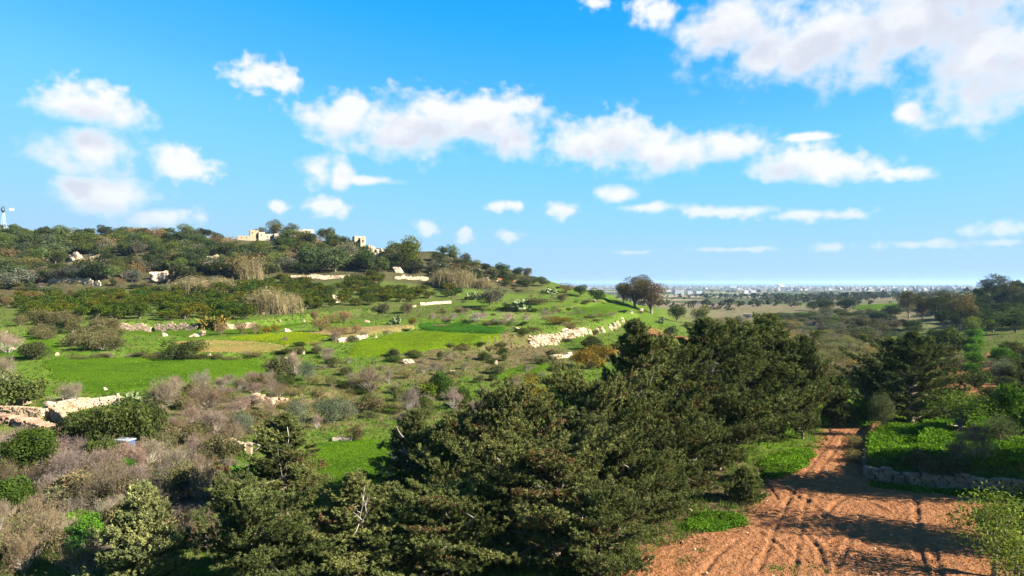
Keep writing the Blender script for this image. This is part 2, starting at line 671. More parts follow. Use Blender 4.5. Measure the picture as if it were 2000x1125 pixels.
def in_poly(X, Y, poly):
    poly = np.asarray(poly)
    r = np.zeros(X.shape, dtype=bool)
    j = len(poly) - 1
    for i in range(len(poly)):
        xi, yi = poly[i]
        xj, yj = poly[j]
        c = ((yi > Y) != (yj > Y)) & (X < (xj - xi) * (Y - yi) / (yj - yi + 1e-12) + xi)
        r ^= c
        j = i
    return r


def flat(px, py, z=0.0):
    D = (CAMZ - z) * FPX / (py - HOR)
    return ((px - 1000) / FPX * D, D)


DIRT_PX = [(1100, 1300), (1215, 1125), (1262, 1082), (1345, 1052), (1420, 1035), (1470, 1005), (1500, 968), (1500, 940), (1555, 925), (1592, 888), (1612, 862), (1616, 838),
           (1700, 834), (1712, 842), (1682, 868), (1682, 935), (1720, 952), (1800, 957), (1900, 966), (2050, 985), (2150, 1010), (2200, 1300)]
DIRT = [flat(*p) for p in DIRT_PX]
STEPS = []                                       # terrace risers: (polyline, height)
_smooth_only = [True]


def terrain_z(X, Y):
    X, Y = np.asarray(X, dtype=float), np.asarray(Y, dtype=float)
    z = base_z(X, Y)
    for poly, h, *one in STEPS:
        p = np.asarray(poly)
        m = (X > p[:, 0].min() - 30) & (X < p[:, 0].max() + 30) & (Y > p[:, 1].min() - 30) & (Y < p[:, 1].max() + 30)
        if not np.any(m):
            continue
        xm, ym = X[m], Y[m]
        d, s, t = seg_dist(xm, ym, poly)
        sd = d * s
        e = sstep(0, 0.08, t) * (1 - sstep(0.92, 1, t))
        z[m] += e * h * (sstep(-0.45, 0.45, sd) - (0.0 if one else 0.5)) * np.exp(-d / (30.0 if one else 9.0))
    r = np.hypot(X, Y)
    dd, _, _ = seg_dist(X, Y, DIRT + DIRT[:1])
    ins = in_poly(X, Y, DIRT)
    rough = np.where(ins, 0.0, sstep(0, 4, dd)) * (1 - sstep(400, 900, r)) + sstep(900, 2000, r) * 8
    z += rough * (0.55 * fbm(X / 9, Y / 9, 3, 5) + 0.22 * fbm(X / 2.2, Y / 2.2, 2, 9))
    z += sstep(240, 275, r) * (1 - sstep(420, 700, r)) * 3.0 * fbm(X / 14, Y / 14, 3, 21)
    return z


def tz(x, y):
    return float(terrain_z(np.array([x]), np.array([y]))[0])


_ds = np.exp(np.linspace(math.log(22), math.log(7800), 520))


def at(px, py):
    """where the line of sight through a photo pixel meets the ground"""
    X = (px - 1000) / FPX * _ds
    Z = CAMZ - (py - HOR) / FPX * _ds
    g = terrain_z(X, _ds) - Z
    k = np.argmax(g > 0)
    if g[k] <= 0:
        return None
    if k == 0:
        D = _ds[0]
    else:
        a = g[k - 1] / (g[k - 1] - g[k])
        D = _ds[k - 1] + (_ds[k] - _ds[k - 1]) * a
    x = (px - 1000) / FPX * D
    return Vector((x, D, tz(x, D)))


def at_xy(px, py):
    p = at(px, py)
    return (p.x, p.y)


def world_poly(pxs):
    return [at_xy(*p) for p in pxs]


TERRACE_PX = [
    ([(-120, 655), (60, 642), (185, 641), (300, 641), (390, 639), (500, 634), (600, 622), (690, 612), (790, 603)], 1.9),
    ([(120, 700), (250, 690), (330, 694), (440, 696), (560, 690), (640, 676)], 1.0),
    ([(640, 668), (720, 656), (800, 640), (900, 630), (985, 634), (1030, 640)], 1.0),
    ([(900, 676), (985, 668), (1040, 664), (1090, 655), (1132, 645), (1170, 640), (1205, 628), (1250, 612)], 2.6),
    ([(900, 600), (990, 606), (1090, 607), (1180, 592), (1250, 580)], 1.2),
    ([(850, 575), (960, 570), (1060, 566), (1150, 570)], 1.2),
    ([(380, 760), (500, 790), (640, 770), (780, 745)], 0.9),
    ([(100, 790), (180, 785), (235, 778), (300, 770)], 0.9),
    ([(60, 556), (130, 552), (200, 550), (330, 545), (450, 545)], 2.0),
    ([(540, 543), (640, 540), (740, 538), (850, 540)], 2.0),
    ([(0, 600), (250, 590), (480, 575), (640, 572), (820, 568)], 1.0),
]
_tp = [(world_poly(p), h) for p, h in TERRACE_PX]
def terrace_path(i, px0, px1, n=9, off=0.5):
    """a stretch of a terrace edge on the ground, just in front of the riser"""
    xs = [q[0] for q in TERRACE_PX[i][0]]
    w = np.array(_tp[i][0])
    t = np.linspace(px0, px1, n)
    p = np.stack([np.interp(t, xs, w[:, 0]), np.interp(t, xs, w[:, 1])], 1)
    return [(a, b - off) for a, b in p]


_wall = [flat(1689, 928), flat(1689, 945), flat(1760, 962), flat(1870, 974), flat(2000, 985), flat(2150, 1000)]
STEPS.extend(_tp)
STEPS.append(([flat(1692, 928), flat(1760, 943), flat(1870, 954), flat(2000, 965), flat(2150, 980)], 0.85, True))
STEPS.append(([flat(1702, 830), flat(1690, 868), flat(1692, 935)], 0.85, True))

TH = np.concatenate([np.linspace(-math.pi, -0.85, 34)[:-1], np.linspace(-0.85, 0.85, 470), np.linspace(0.85, math.pi, 34)[1:]])
RR = np.concatenate([np.exp(np.linspace(math.log(4), math.log(24), 18))[:-1], np.exp(np.linspace(math.log(24), math.log(360), 320))[:-1],
                     np.exp(np.linspace(math.log(360), math.log(9400), 85))])
_T, _R = np.meshgrid(TH, RR)
_GZ = terrain_z(_R * np.sin(_T), _R * np.cos(_T))
_LR = np.log(RR)


def terrain_z(X, Y):
    """height of the built ground sheet"""
    X, Y = np.asarray(X, dtype=float), np.asarray(Y, dtype=float)
    ti = np.interp(np.arctan2(X, Y), TH, np.arange(len(TH)))
    ri = np.interp(np.log(np.maximum(np.hypot(X, Y), 4.01)), _LR, np.arange(len(RR)))
    t0 = np.minimum(ti.astype(int), len(TH) - 2)
    r0 = np.minimum(ri.astype(int), len(RR) - 2)
    a, b = ti - t0, ri - r0
    return (_GZ[r0, t0] * (1 - a) + _GZ[r0, t0 + 1] * a) * (1 - b) + (_GZ[r0 + 1, t0] * (1 - a) + _GZ[r0 + 1, t0 + 1] * a) * b


def at_many(px, py):
    px, py = np.asarray(px, float), np.asarray(py, float)
    out = np.full((len(px), 3), np.nan)
    for i in range(0, len(px), 4000):
        u, v = (px[i:i + 4000, None] - 1000) / FPX, (py[i:i + 4000, None] - HOR) / FPX
        g = terrain_z(u * _ds, np.broadcast_to(_ds, (len(u), len(_ds)))) - (CAMZ - v * _ds)
        k = np.argmax(g > 0, axis=1)
        ok = (k > 0)
        j = np.arange(len(k))
        a = g[j, k - 1] / (g[j, k - 1] - g[j, k] + 1e-12)
        D = _ds[k - 1] + (_ds[k] - _ds[k - 1]) * a
        X = u[:, 0] * D
        res = np.stack([X, D, terrain_z(X, D)], 1)
        res[~ok] = np.nan
        out[i:i + 4000] = res
    return out

# field sheets: name, label-free structure, colours, crop height
FIELDS = [
    ('grass_field', [(75, 706), (130, 697), (290, 691), (330, 701), (400, 703), (505, 701), (525, 728), (486, 752), (430, 741), (330, 752), (235, 768), (165, 768), (105, 742)], 'lush', 0.16),
    ('grass_field', [(-60, 668), (40, 648), (120, 668), (110, 690), (40, 700), (-60, 705)], 'lush', 0.14),
    ('stubble_field', [(335, 668), (420, 664), (500, 667), (566, 675), (556, 687), (480, 692), (392, 691), (350, 680)], 'straw', 0.12),
    ('flower_field', [(420, 661), (480, 656), (590, 648), (648, 655), (610, 670), (572, 673), (500, 666)], 'yellow', 0.16),
    ('stubble_field', [(588, 651), (650, 642), (790, 634), (812, 639), (725, 654), (665, 662), (622, 655)], 'tan', 0.10),
    ('flower_field', [(700, 668), (760, 655), (832, 647), (978, 655), (974, 667), (880, 680), (770, 694), (670, 700)], 'yellow2', 0.16),
    ('crop_field', [(818, 634), (900, 630), (985, 640), (980, 652), (830, 646)], 'dark', 0.35),
    ('pasture_field', [(900, 617), (960, 609), (1095, 616), (1066, 628), (925, 630)], 'pale', 0.10),
    ('grass_field', [(1120, 604), (1180, 592), (1240, 590), (1245, 600), (1170, 615), (1120, 618)], 'lush2', 0.14),
    ('grass_field', [(205, 645), (400, 645), (500, 640), (600, 626), (600, 634), (500, 652), (380, 658), (240, 652)], 'lush2', 0.14),
    ('grass_field', [(1510, 621), (1520, 611), (1580, 610), (1576, 622)], 'lush2', 0.25),
    ('grass_field', [(1600, 618), (1640, 612), (1700, 610), (1700, 618), (1640, 626), (1600, 632)], 'lush2', 0.25),
    ('grass_field', [(1664, 606), (1676, 596), (1752, 591), (1752, 600), (1700, 606)], 'lush2', 0.25),
    ('grass_field', [(600, 905), (600, 868), (660, 858), (760, 862), (790, 880), (760, 935), (680, 955)], 'lush', 0.12),
    ('grass_field', [(960, 740), (1010, 715), (1090, 705), (1085, 722), (1010, 745)], 'lush2', 0.12),
    ('ploughed_field', [(1938, 700), (1962, 686), (2030, 674), (2070, 700), (1990, 703)], 'plough', 0.1),
    ('flower_field', [(1728, 650), (1740, 636), (1750, 640), (1742, 652)], 'yellow2', 0.3),
]
FIELDW = [(n, world_poly(p), k, h) for n, p, k, h in FIELDS]


def ground_material():
    m, nt = new_mat('ground')
    b = NB(nt, 0.54)
    p = b.pos()
    n_big = b.noise(0.035, 4, 0.6, p)
    n_mid = b.noise(0.16, 5, 0.65, p)
    n_fine = b.noise(1.3, 6, 0.7, p)
    n_tiny = b.noise(6.0, 4, 0.7, p)
    g = b.mix(b.ramp(n_mid, 0.35, 0.65), (0.075, 0.175, 0.013), (0.150, 0.245, 0.026))
    g = b.mix(b.ramp(n_fine, 0.35, 0.7), g, (0.105, 0.135, 0.03))
    dry = b.mix(b.ramp(n_fine, 0.3, 0.7), (0.105, 0.090, 0.040), (0.19, 0.145, 0.08))
    dr = b.math('ADD', b.math('MULTIPLY', b.attr('m_dry', 'Fac'), 1.0), b.math('ADD', n_mid, -0.5))
    dr = b.math('ADD', dr, b.math('MULTIPLY', b.math('ADD', n_fine, -0.5), 0.9))
    c = b.mix(b.ramp(dr, 0.27, 0.74), g, dry)
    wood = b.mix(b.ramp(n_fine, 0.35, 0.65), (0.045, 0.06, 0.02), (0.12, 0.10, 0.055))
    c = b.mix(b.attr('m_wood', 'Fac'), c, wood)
    soil = b.mix(b.ramp(n_fine, 0.3, 0.7), (0.27, 0.12, 0.05), (0.40, 0.20, 0.10))
    sf = b.math('ADD', b.attr('m_soil', 'Fac'), b.math('MULTIPLY', b.math('ADD', n_fine, -0.5), 1.0))
    c = b.mix(b.ramp(sf, 0.35, 0.65), c, soil)
    # far plain: a patchwork of small fields
    vo = b.N.new('ShaderNodeTexVoronoi')
    mp = b.N.new('ShaderNodeMapping')
    b.L.new(p, mp.inputs[0])
    mp.inputs['Scale'].default_value = (0.007, 0.0035, 0)
    mp.inputs['Rotation'].default_value = (0, 0, 0.35)
    b.L.new(mp.outputs[0], vo.inputs['Vector'])
    vo.inputs['Scale'].default_value = 1.0
    sp = b.N.new('ShaderNodeSeparateColor')
    b.L.new(vo.outputs['Color'], sp.inputs[0])
    f1 = b.mix(b.ramp(sp.outputs[0], 0.40, 0.45), (0.25, 0.195, 0.135), (0.165, 0.20, 0.075))
    f1 = b.mix(b.ramp(sp.outputs[1], 0.72, 0.75), f1, (0.40, 0.33, 0.22))
    f1 = b.mix(b.ramp(sp.outputs[2], 0.62, 0.66), f1, (0.10, 0.115, 0.055))
    f1 = b.mix(b.ramp(n_mid, 0.4, 0.7, 0, 0.45), f1, (0.07, 0.085, 0.035))
    c = b.mix(b.attr('m_far', 'Fac'), c, f1)
    c = b.mix(1.0, c, b.gray(b.ramp(n_tiny, 0.25, 0.75, 0.65, 1.35)), 'MULTIPLY')
    h = b.math('ADD', n_fine, b.math('MULTIPLY', n_tiny, 0.35))
    b.out(b.diffuse(c, b.bump(h, 0.8, 0.5)))
    return m


WOOD_PX = [(-60, 442), (300, 446), (600, 452), (840, 485), (960, 525), (1010, 545), (850, 542), (700, 540), (560, 538), (400, 545), (250, 550), (0, 556), (-60, 556)]


def build_ground():
    T, R = np.meshgrid(TH[:-1], RR)
    X, Y = R * np.sin(T), R * np.cos(T)
    Z = _GZ[:, :-1]
    nr, nc = R.shape
    v = np.stack([X.ravel(), Y.ravel(), Z.ravel()], axis=1)
    v = np.concatenate([v, [[0, 0, 0.0]]])
    i = np.arange(nr * nc).reshape(nr, nc)
    j = np.roll(i, -1, axis=1)
    f = np.stack([i[:-1], i[1:], j[1:], j[:-1]], axis=-1).reshape(-1, 4)[:, ::-1]
    cap = np.stack([np.full(nc, nr * nc), i[0], j[0]], axis=1)
    me = make_mesh('ground', v, [f, cap], ground_material(), None, True)
    Xa, Ya = v[:, 0], v[:, 1]
    ra = np.hypot(Xa, Ya)
    az0 = np.arctan2(Xa, Ya)
    far = np.maximum(sstep(330, 620, ra), sstep(150, 330, ra) * sstep(0.20, 0.28, az0) * 0.75)
    # slope strips and rough margins are dry; hillside under the wood
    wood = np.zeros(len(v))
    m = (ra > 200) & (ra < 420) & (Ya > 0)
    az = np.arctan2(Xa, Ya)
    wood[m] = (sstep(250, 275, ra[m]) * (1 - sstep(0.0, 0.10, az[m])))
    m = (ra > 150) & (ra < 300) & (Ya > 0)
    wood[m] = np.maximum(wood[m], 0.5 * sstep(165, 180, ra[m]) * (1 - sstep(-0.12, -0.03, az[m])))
    dry = np.full(len(v), 0.22)

    def blob(px, py, rad, amt):
        c = at_xy(px, py)
        return amt * np.exp(-((Xa - c[0]) ** 2 + (Ya - c[1]) ** 2) / rad ** 2)
    for b_ in [(760, 720, 16, .4), (850, 710, 14, .45), (960, 700, 14, .45), (1040, 690, 14, .4), (660, 745, 12, .35), (560, 790, 12, .3), (480, 800, 12, .35), (330, 810, 12, .4),
               (150, 900, 12, .5), (250, 920, 10, .5), (60, 1000, 12, .6), (350, 960, 10, .4), (1180, 640, 14, .3), (900, 640, 10, .2), (1000, 580, 14, .2), (700, 800, 10, .2), (860, 830, 10, .3),
               (1100, 590, 16, .3), (1010, 590, 16, .3), (1180, 605, 12, .25), (1085, 682, 12, .5), (1000, 690, 12, .4), (1300, 985, 7, 1.0), (1210, 1040, 6, 1.0), (1390, 935, 6, 0.9), (1100, 1000, 8, 1.0), (1700, 690, 30, .4), (1650, 660, 30, .35), (1560, 700, 30, .3), (1950, 660, 20, .3)]:
        dry += 0.55 * blob(*b_)
    dry -= blob(680, 900, 10, .3) + blob(250, 730, 25, .3) + blob(500, 640, 20, .3) + blob(1130, 600, 25, .25) + blob(800, 670, 25, .2) + blob(640, 640, 20, .2)
    soil = np.zeros(len(v))
    soil += blob(1290, 655, 9, 1.1) + blob(1310, 690, 12, 1.2) + blob(1260, 640, 8, 0.6) + blob(985, 545, 8, 0.9) + blob(1930, 760, 10, 0.9) + blob(1930, 720, 14, 0.8)
    dd, _, _ = seg_dist(Xa, Ya, DIRT + DIRT[:1])
    soil = np.maximum(soil, np.where(in_poly(Xa, Ya, DIRT), 0.9, 0.55 * (1 - sstep(0, 3.5, dd))))
    for nm, val in (('m_far', far), ('m_wood', wood), ('m_dry', np.clip(dry, 0, 1)), ('m_soil', np.clip(soil, 0, 1))):
        a = me.attributes.new(nm, 'FLOAT', 'POINT')
        a.data.foreach_set('value', val.astype(np.float32))
    return tag(link('ground', me), kind='structure')


build_ground()

FCOL = {
    'lush': ((0.092, 0.190, 0.012), (0.145, 0.245, 0.014), (0.060, 0.135, 0.012)),
    'lush2': ((0.090, 0.180, 0.014), (0.140, 0.225, 0.018), (0.070, 0.130, 0.014)),
    'straw': ((0.34, 0.26, 0.085), (0.43, 0.33, 0.12), (0.20, 0.24, 0.05)),
    'tan': ((0.33, 0.24, 0.10), (0.42, 0.31, 0.14), (0.25, 0.22, 0.08)),
    'yellow': ((0.16, 0.25, 0.010), (0.38, 0.36, 0.006), (0.11, 0.20, 0.012)),
    'yellow2': ((0.135, 0.235, 0.010), (0.25, 0.29, 0.008), (0.10, 0.185, 0.012)),
    'dark': ((0.040, 0.125, 0.012), (0.060, 0.17, 0.014), (0.030, 0.095, 0.010)),
    'plough': ((0.12, 0.085, 0.07), (0.17, 0.125, 0.105), (0.10, 0.08, 0.06)),
    'pale': ((0.19, 0.27, 0.055), (0.24, 0.30, 0.075), (0.14, 0.23, 0.04)),
}


def field_material(kind):
    a, c2, d = FCOL[kind]
    m, nt = new_mat('field_' + kind)
    b = NB(nt, 0.52)
    p = b.pos()
    n1 = b.noise(0.10, 4, 0.6, p)
    n2 = b.noise(1.1, 5, 0.7, p)
    n3 = b.noise(5.0, 4, 0.75, p)
    c = b.mix(b.ramp(b.math('ADD', n1, b.math('MULTIPLY', b.math('ADD', n2, -0.5), 0.5)), 0.42, 0.60), a, d)
    c = b.mix(b.ramp(b.math('ADD', n2, b.math('MULTIPLY', b.math('ADD', n3, -0.5), 0.7)), 0.52, 0.68), c, c2)
    c = b.mix(1.0, c, b.gray(b.ramp(n3, 0.25, 0.75, 0.58, 1.38)), 'MULTIPLY')
    b.out(b.diffuse(c, b.bump(n3, 1.0, 0.4)))
    return m


FM = {k: field_material(k) for k in FCOL}


def sheet(name, poly, mat, lift, step, margin=1.2, edge_noise=2.0, zf=None, seed=0):
    """a surface draped over the ground, its rim dipping below it along a ragged edge"""
    p = np.asarray(poly)
    xs = np.arange(p[:, 0].min() - margin * 2, p[:, 0].max() + margin * 2, step)
    ys = np.arange(p[:, 1].min() - margin * 2, p[:, 1].max() + margin * 2, step)
    X, Y = np.meshgrid(xs, ys)
    d, _, _ = seg_dist(X, Y, list(map(tuple, p)) + [tuple(p[0])])
    sd = np.where(in_poly(X, Y, p), d, -d) + edge_noise * fbm(X / (step * 5 + 1), Y / (step * 5 + 1), 3, 31 + seed)
    Z = terrain_z(X, Y) + lift * sstep(-0.1, margin * 0.6, sd) - 0.6 * (1 - sstep(-margin, 0.12, sd))
    if zf is not None:
        Z = Z + zf(X, Y) * sstep(0, margin, sd)
    keep = sd > -margin
    idx = np.arange(X.size).reshape(X.shape)
    f = np.stack([idx[:-1, :-1], idx[:-1, 1:], idx[1:, 1:], idx[1:, :-1]], axis=-1).reshape(-1, 4)
    k = keep.ravel()
    f = f[k[f].any(axis=1)]
    used = np.unique(f)
    remap = np.zeros(X.size, dtype=np.int64)
    remap[used] = np.arange(len(used))
    v = np.stack([X.ravel(), Y.ravel(), Z.ravel()], axis=1)[used]
    return tag(link(name, make_mesh(name, v, remap[f], mat, None, True)), kind='structure')


for i, (n, poly, k, h) in enumerate(FIELDW):
    D = np.mean([q[1] for q in poly])
    sheet(n, poly, FM[k], h, 0.5 if D < 130 else (0.8 if D < 260 else 1.5), 1.0 if D < 260 else 3.0, 1.6 if D < 260 else 4.0, None, i * 5)

# bare red earth of the yard and the track, with wheel ruts
RUTS_PX = [
    [(1655, 845), (1640, 870), (1606, 915), (1583, 960), (1568, 1010), (1560, 1060), (1552, 1125), (1548, 1200)],
    [(1632, 845), (1612, 875), (1574, 925), (1545, 970), (1522, 1020), (1500, 1075), (1480, 1125)],
    [(1577, 980), (1597, 998), (1625, 1015), (1648, 1028)], [(1652, 975), (1635, 985), (1618, 1003), (1590, 1030)],
    [(1788, 975), (1792, 1010), (1790, 1050), (1796, 1085), (1805, 1110), (1818, 1140)], [(1826, 1070), (1828, 1095), (1836, 1125), (1842, 1150)],
    [(1680, 1010), (1660, 1060), (1645, 1095), (1630, 1140)], [(1440, 1060), (1400, 1090), (1370, 1130)], [(1530, 950), (1580, 990), (1640, 1035), (1720, 1080)],
    [(1475, 1040), (1510, 1060), (1560, 1105)], [(1570, 1040), (1600, 1075), (1618, 1125)], [(1700, 985), (1730, 1000), (1780, 1012), (1860, 1018)],
]
RUTS = [[flat(*p) for p in r] for r in RUTS_PX]


def dirt_relief(X, Y):
    z = 0.05 * fbm(X / 1.3, Y / 1.3, 2, 71) + 0.10 * fbm(X / 0.5, Y / 0.5, 2, 77)
    tread = fbm(X / 0.5, Y / 0.5, 2, 99)
    for k, r in enumerate(RUTS):
        d, _, _ = seg_dist(X, Y, r)
        w = 0.13 if k not in (4, 5) else 0.18
        dep = 0.13 if k not in (4, 5) else 0.24
        z += (-dep * np.exp(-(d / w) ** 2) + 0.04 * np.exp(-((d - 0.32) / 0.12) ** 2)) * (0.7 + 1.2 * tread)
    return z


def dirt_material():
    m, nt = new_mat('red_earth')
    b = NB(nt, 0.60)
    p = b.pos()
    n1 = b.noise(0.22, 4, 0.6, p)
    n2 = b.noise(1.6, 6, 0.7, p)
    n3 = b.noise(7.0, 5, 0.75, p)
    c = b.mix(b.ramp(n2, 0.32, 0.68), (0.285, 0.120, 0.050), (0.425, 0.205, 0.098))
    c = b.mix(b.ramp(n1, 0.35, 0.65, 0.0, 0.55), c, (0.34, 0.165, 0.075))
    vo = b.N.new('ShaderNodeTexVoronoi')
    b.L.new(p, vo.inputs['Vector'])
    vo.inputs['Scale'].default_value = 4.5
    peb = b.math('MULTIPLY', b.ramp(vo.outputs['Distance'], 0.10, 0.22, 1.0, 0.0), b.ramp(n2, 0.47, 0.6))
    c = b.mix(b.math('MULTIPLY', peb, 0.75), c, (0.55, 0.36, 0.22))
    wd = b.math('MULTIPLY', b.ramp(n3, 0.55, 0.68), b.ramp(b.noise(0.5, 4, 0.6, p), 0.50, 0.66))
    c = b.mix(b.math('MULTIPLY', wd, 0.8), c, (0.13, 0.15, 0.03))
    c = b.mix(b.ramp(n3, 0.3, 0.42, 0.45, 0.0), c, (0.17, 0.075, 0.035))  # dark specks: shadows of small clods put into the earth colour
    h = b.math('ADD', n2, b.math('MULTIPLY', n3, 0.5))
    b.out(b.diffuse(c, b.bump(b.math('ADD', h, b.math('MULTIPLY', b.noise(3.2, 3, 0.6, p), 1.2)), 1.0, 0.22)))
    return m


M_DIRT = dirt_material()
sheet('dirt_track', DIRT, M_DIRT, 0.10, 0.13, 0.8, 2.2, dirt_relief, 3)
ORCH_PX = [(1918, 790), (1912, 730), (1922, 690), (1938, 690), (1948, 730), (1962, 790)]
sheet('dirt_path', world_poly(ORCH_PX), M_DIRT, 0.08, 0.4, 0.8, 1.0, lambda X, Y: 0.25 * fbm(X / 2, Y / 2, 2, 5), 8)

# sea
def build_sea():
    n = 128
    a = np.linspace(0, 2 * math.pi, n, endpoint=False)
    rr = [0, 7000, 20000, 60000]
    v = [(0, 0, -38.0)]
    for r in rr[1:]:
        v += [(r * math.sin(t), r * math.cos(t), -38.0) for t in a]
    f3 = [(0, 1 + (i + 1) % n, 1 + i) for i in range(n)]
    f4 = []
    for k in range(2):
        o = 1 + k * n
        f4 += [(o + i, o + (i + 1) % n, o + n + (i + 1) % n, o + n + i) for i in range(n)]
    m, nt = new_mat('sea_water')
    b = NB(nt)
    nz = b.noise(0.004, 5, 0.6, b.pos())
    b.out(b.principled(b.mix(nz, (0.006, 0.045, 0.12), (0.010, 0.060, 0.15)), 0.35, b.bump(nz, 0.2, 5.0), 0.4))
    tag(link('sea', make_mesh('sea', np.array(v), [np.array(f4), np.array(f3)], m)), kind='structure')


build_sea()


# ------------------------------------------------------------------ plants: meshes
def curve_pts(p0, d0, length, n, r, droop=0.0, wob=0.15, lift=0.0):
    p, d = np.array(p0, float), unit(np.array(d0, float))
    out = [p.copy()]
    st = length / n
    for i in range(n):
        d = unit(d + r.normal(size=3) * wob + np.array([0, 0, lift - droop]))
        p = p + d * st
        out.append(p.copy())
    return np.array(out)


def trunk_mesh(H, rad, r, name='trunk', sides=7, limbs=None, mat=None):
    mb = MB()
    pts = curve_pts((0, 0, -0.4), (0, 0, 1), H + 0.4, 7, r, 0, 0.05, 0.05)
    mb.tube(pts, np.linspace(rad * 1.25, rad * 0.12, 8), sides)
    for (a, b, w) in (limbs or []):
        q = np.linspace(0, 1, 5)[:, None]
        a, b = np.array(a, float), np.array(b, float)
        pp = a + (b - a) * q + r.normal(size=(5, 3)) * 0.04 * np.linalg.norm(b - a) * np.sin(q * 3.1)
        pp[:, 2] += np.sin(q[:, 0] * math.pi) * 0.06 * np.linalg.norm(b - a)
        mb.tube(pp, np.linspace(w, w * 0.3, 5), 5)
    return mb.mesh(name, mat or M_BARK, True)


def conifer(H, R, seed, nl=95, dens=1.0, leaf=0.24, profile='cone', c1=(0.046, 0.064, 0.022), c2=(0.182, 0.196, 0.064), brown=0.06):
    """layered, feathery evergreen: limbs rising outward and carrying plates of tufts"""
    r = np.random.default_rng(seed)
    mb, limbs = MB(), []
    c1, c2 = np.array(c1), np.array(c2)
    az = r.uniform(0, 6.28)
    tufts, tdir, tcol = [], [], []
    skew = r.normal(size=4) * 0.20
    for i in range(nl):
        t = ((i + r.uniform(0, 1)) / nl) ** 0.85
        h = H * (0.05 + 0.90 * t)
        az += 2.39996 + r.normal() * 0.35
        if profile == 'cone':
            env = (1 - t) ** 0.72 * (0.72 + 0.28 * min(1, t * 5 + 0.3))
        elif profile == 'full':
            env = min(1.0, (1 - t) * 1.55) ** 0.85 * (0.85 + 0.15 * min(1, t * 4))
        elif profile == 'dome':
            env = math.sqrt(max(0.02, 1 - (t * 0.99) ** 2.4))
        else:
            env = 0.9 * (1 - t ** 3) + 0.1
        lop = 1 + skew[0] * math.cos(az) + skew[1] * math.sin(az) + skew[2] * math.cos(2 * az)
        L = max(0.35, R * env * r.uniform(0.55, 1.22) * lop)
        el = math.radians(4 + 46 * t ** 1.5 + r.normal() * 7)
        d = np.array([math.cos(az) * math.cos(el), math.sin(az) * math.cos(el), math.sin(el)])
        pts = curve_pts((0, 0, h), d, L, 6, r, 0.0, 0.09, 0.06)
        if L > 0.9:
            limbs.append((pts[0], pts[3], 0.03 + 0.018 * L))
        side = unit(np.cross(d, [0, 0, 1.0]))
        n = int(dens * (9 + 17.0 * L))
        s = 1 - r.uniform(0, 1, n) ** 1.35 * 0.80
        k = s * 6
        k0 = np.clip(k.astype(int), 0, 5)
        base = pts[k0] + (pts[k0 + 1] - pts[k0]) * (k - k0)[:, None]
        lw = L * 0.27 * (1.2 - 0.8 * s) + 0.12
        lat = r.normal(size=n) * lw * 0.62
        c = base + side[None] * lat[:, None]
        c[:, 2] += 0.10 * np.abs(r.normal(size=n)) + np.abs(lat) * 0.10 - 0.03
        c += r.normal(size=(n, 3)) * 0.09
        tufts.append(c)
        td = d[None] * 0.7 + side[None] * np.sign(lat)[:, None] * 0.45 + np.array([0, 0, 0.75]) + r.normal(size=(n, 3)) * 0.28
        tdir.append(unit(td))
        lc = r.uniform(0, 1)
        col = np.repeat((c1 + (c2 - c1) * (0.25 + 0.55 * lc))[None], n, 0) * r.uniform(0.75, 1.3, (n, 1))
        if r.uniform() < brown:
            m = r.uniform(size=n) < 0.45
            col[m] = np.array([0.12, 0.07, 0.035]) * r.uniform(0.6, 1.3, (m.sum(), 1))
        tcol.append(col)
    T, DD, CC = np.concatenate(tufts), np.concatenate(tdir), np.concatenate(tcol)
    per = 26
    n = len(T)
    Tn, Dn, Cn = np.repeat(T, per, 0), np.repeat(DD, per, 0), np.repeat(CC, per, 0)
    # each tuft: a plume of fine sprays fanning out from a short axis
    ax = r.uniform(0, 1, (n * per, 1))
    base = Tn + Dn * ax * leaf * 0.85 + r.normal(size=(n * per, 3)) * 0.035
    spread = unit(Dn * (0.55 + 0.5 * ax) + r.normal(size=(n * per, 3)) * 0.62)
    ln = leaf * r.uniform(0.45, 1.0, n * per) * (1.05 - 0.4 * ax[:, 0])
    tipc = Cn * r.uniform(0.65, 1.4, (n * per, 1)) * (0.8 + 0.5 * ax)
    add_blades(mb, base, base + spread * ln[:, None], 0.055, tipc, r)
    return trunk_mesh(H * 0.86, 0.024 * H, r, limbs=limbs), mb.mesh('crown', M_NEEDLE)


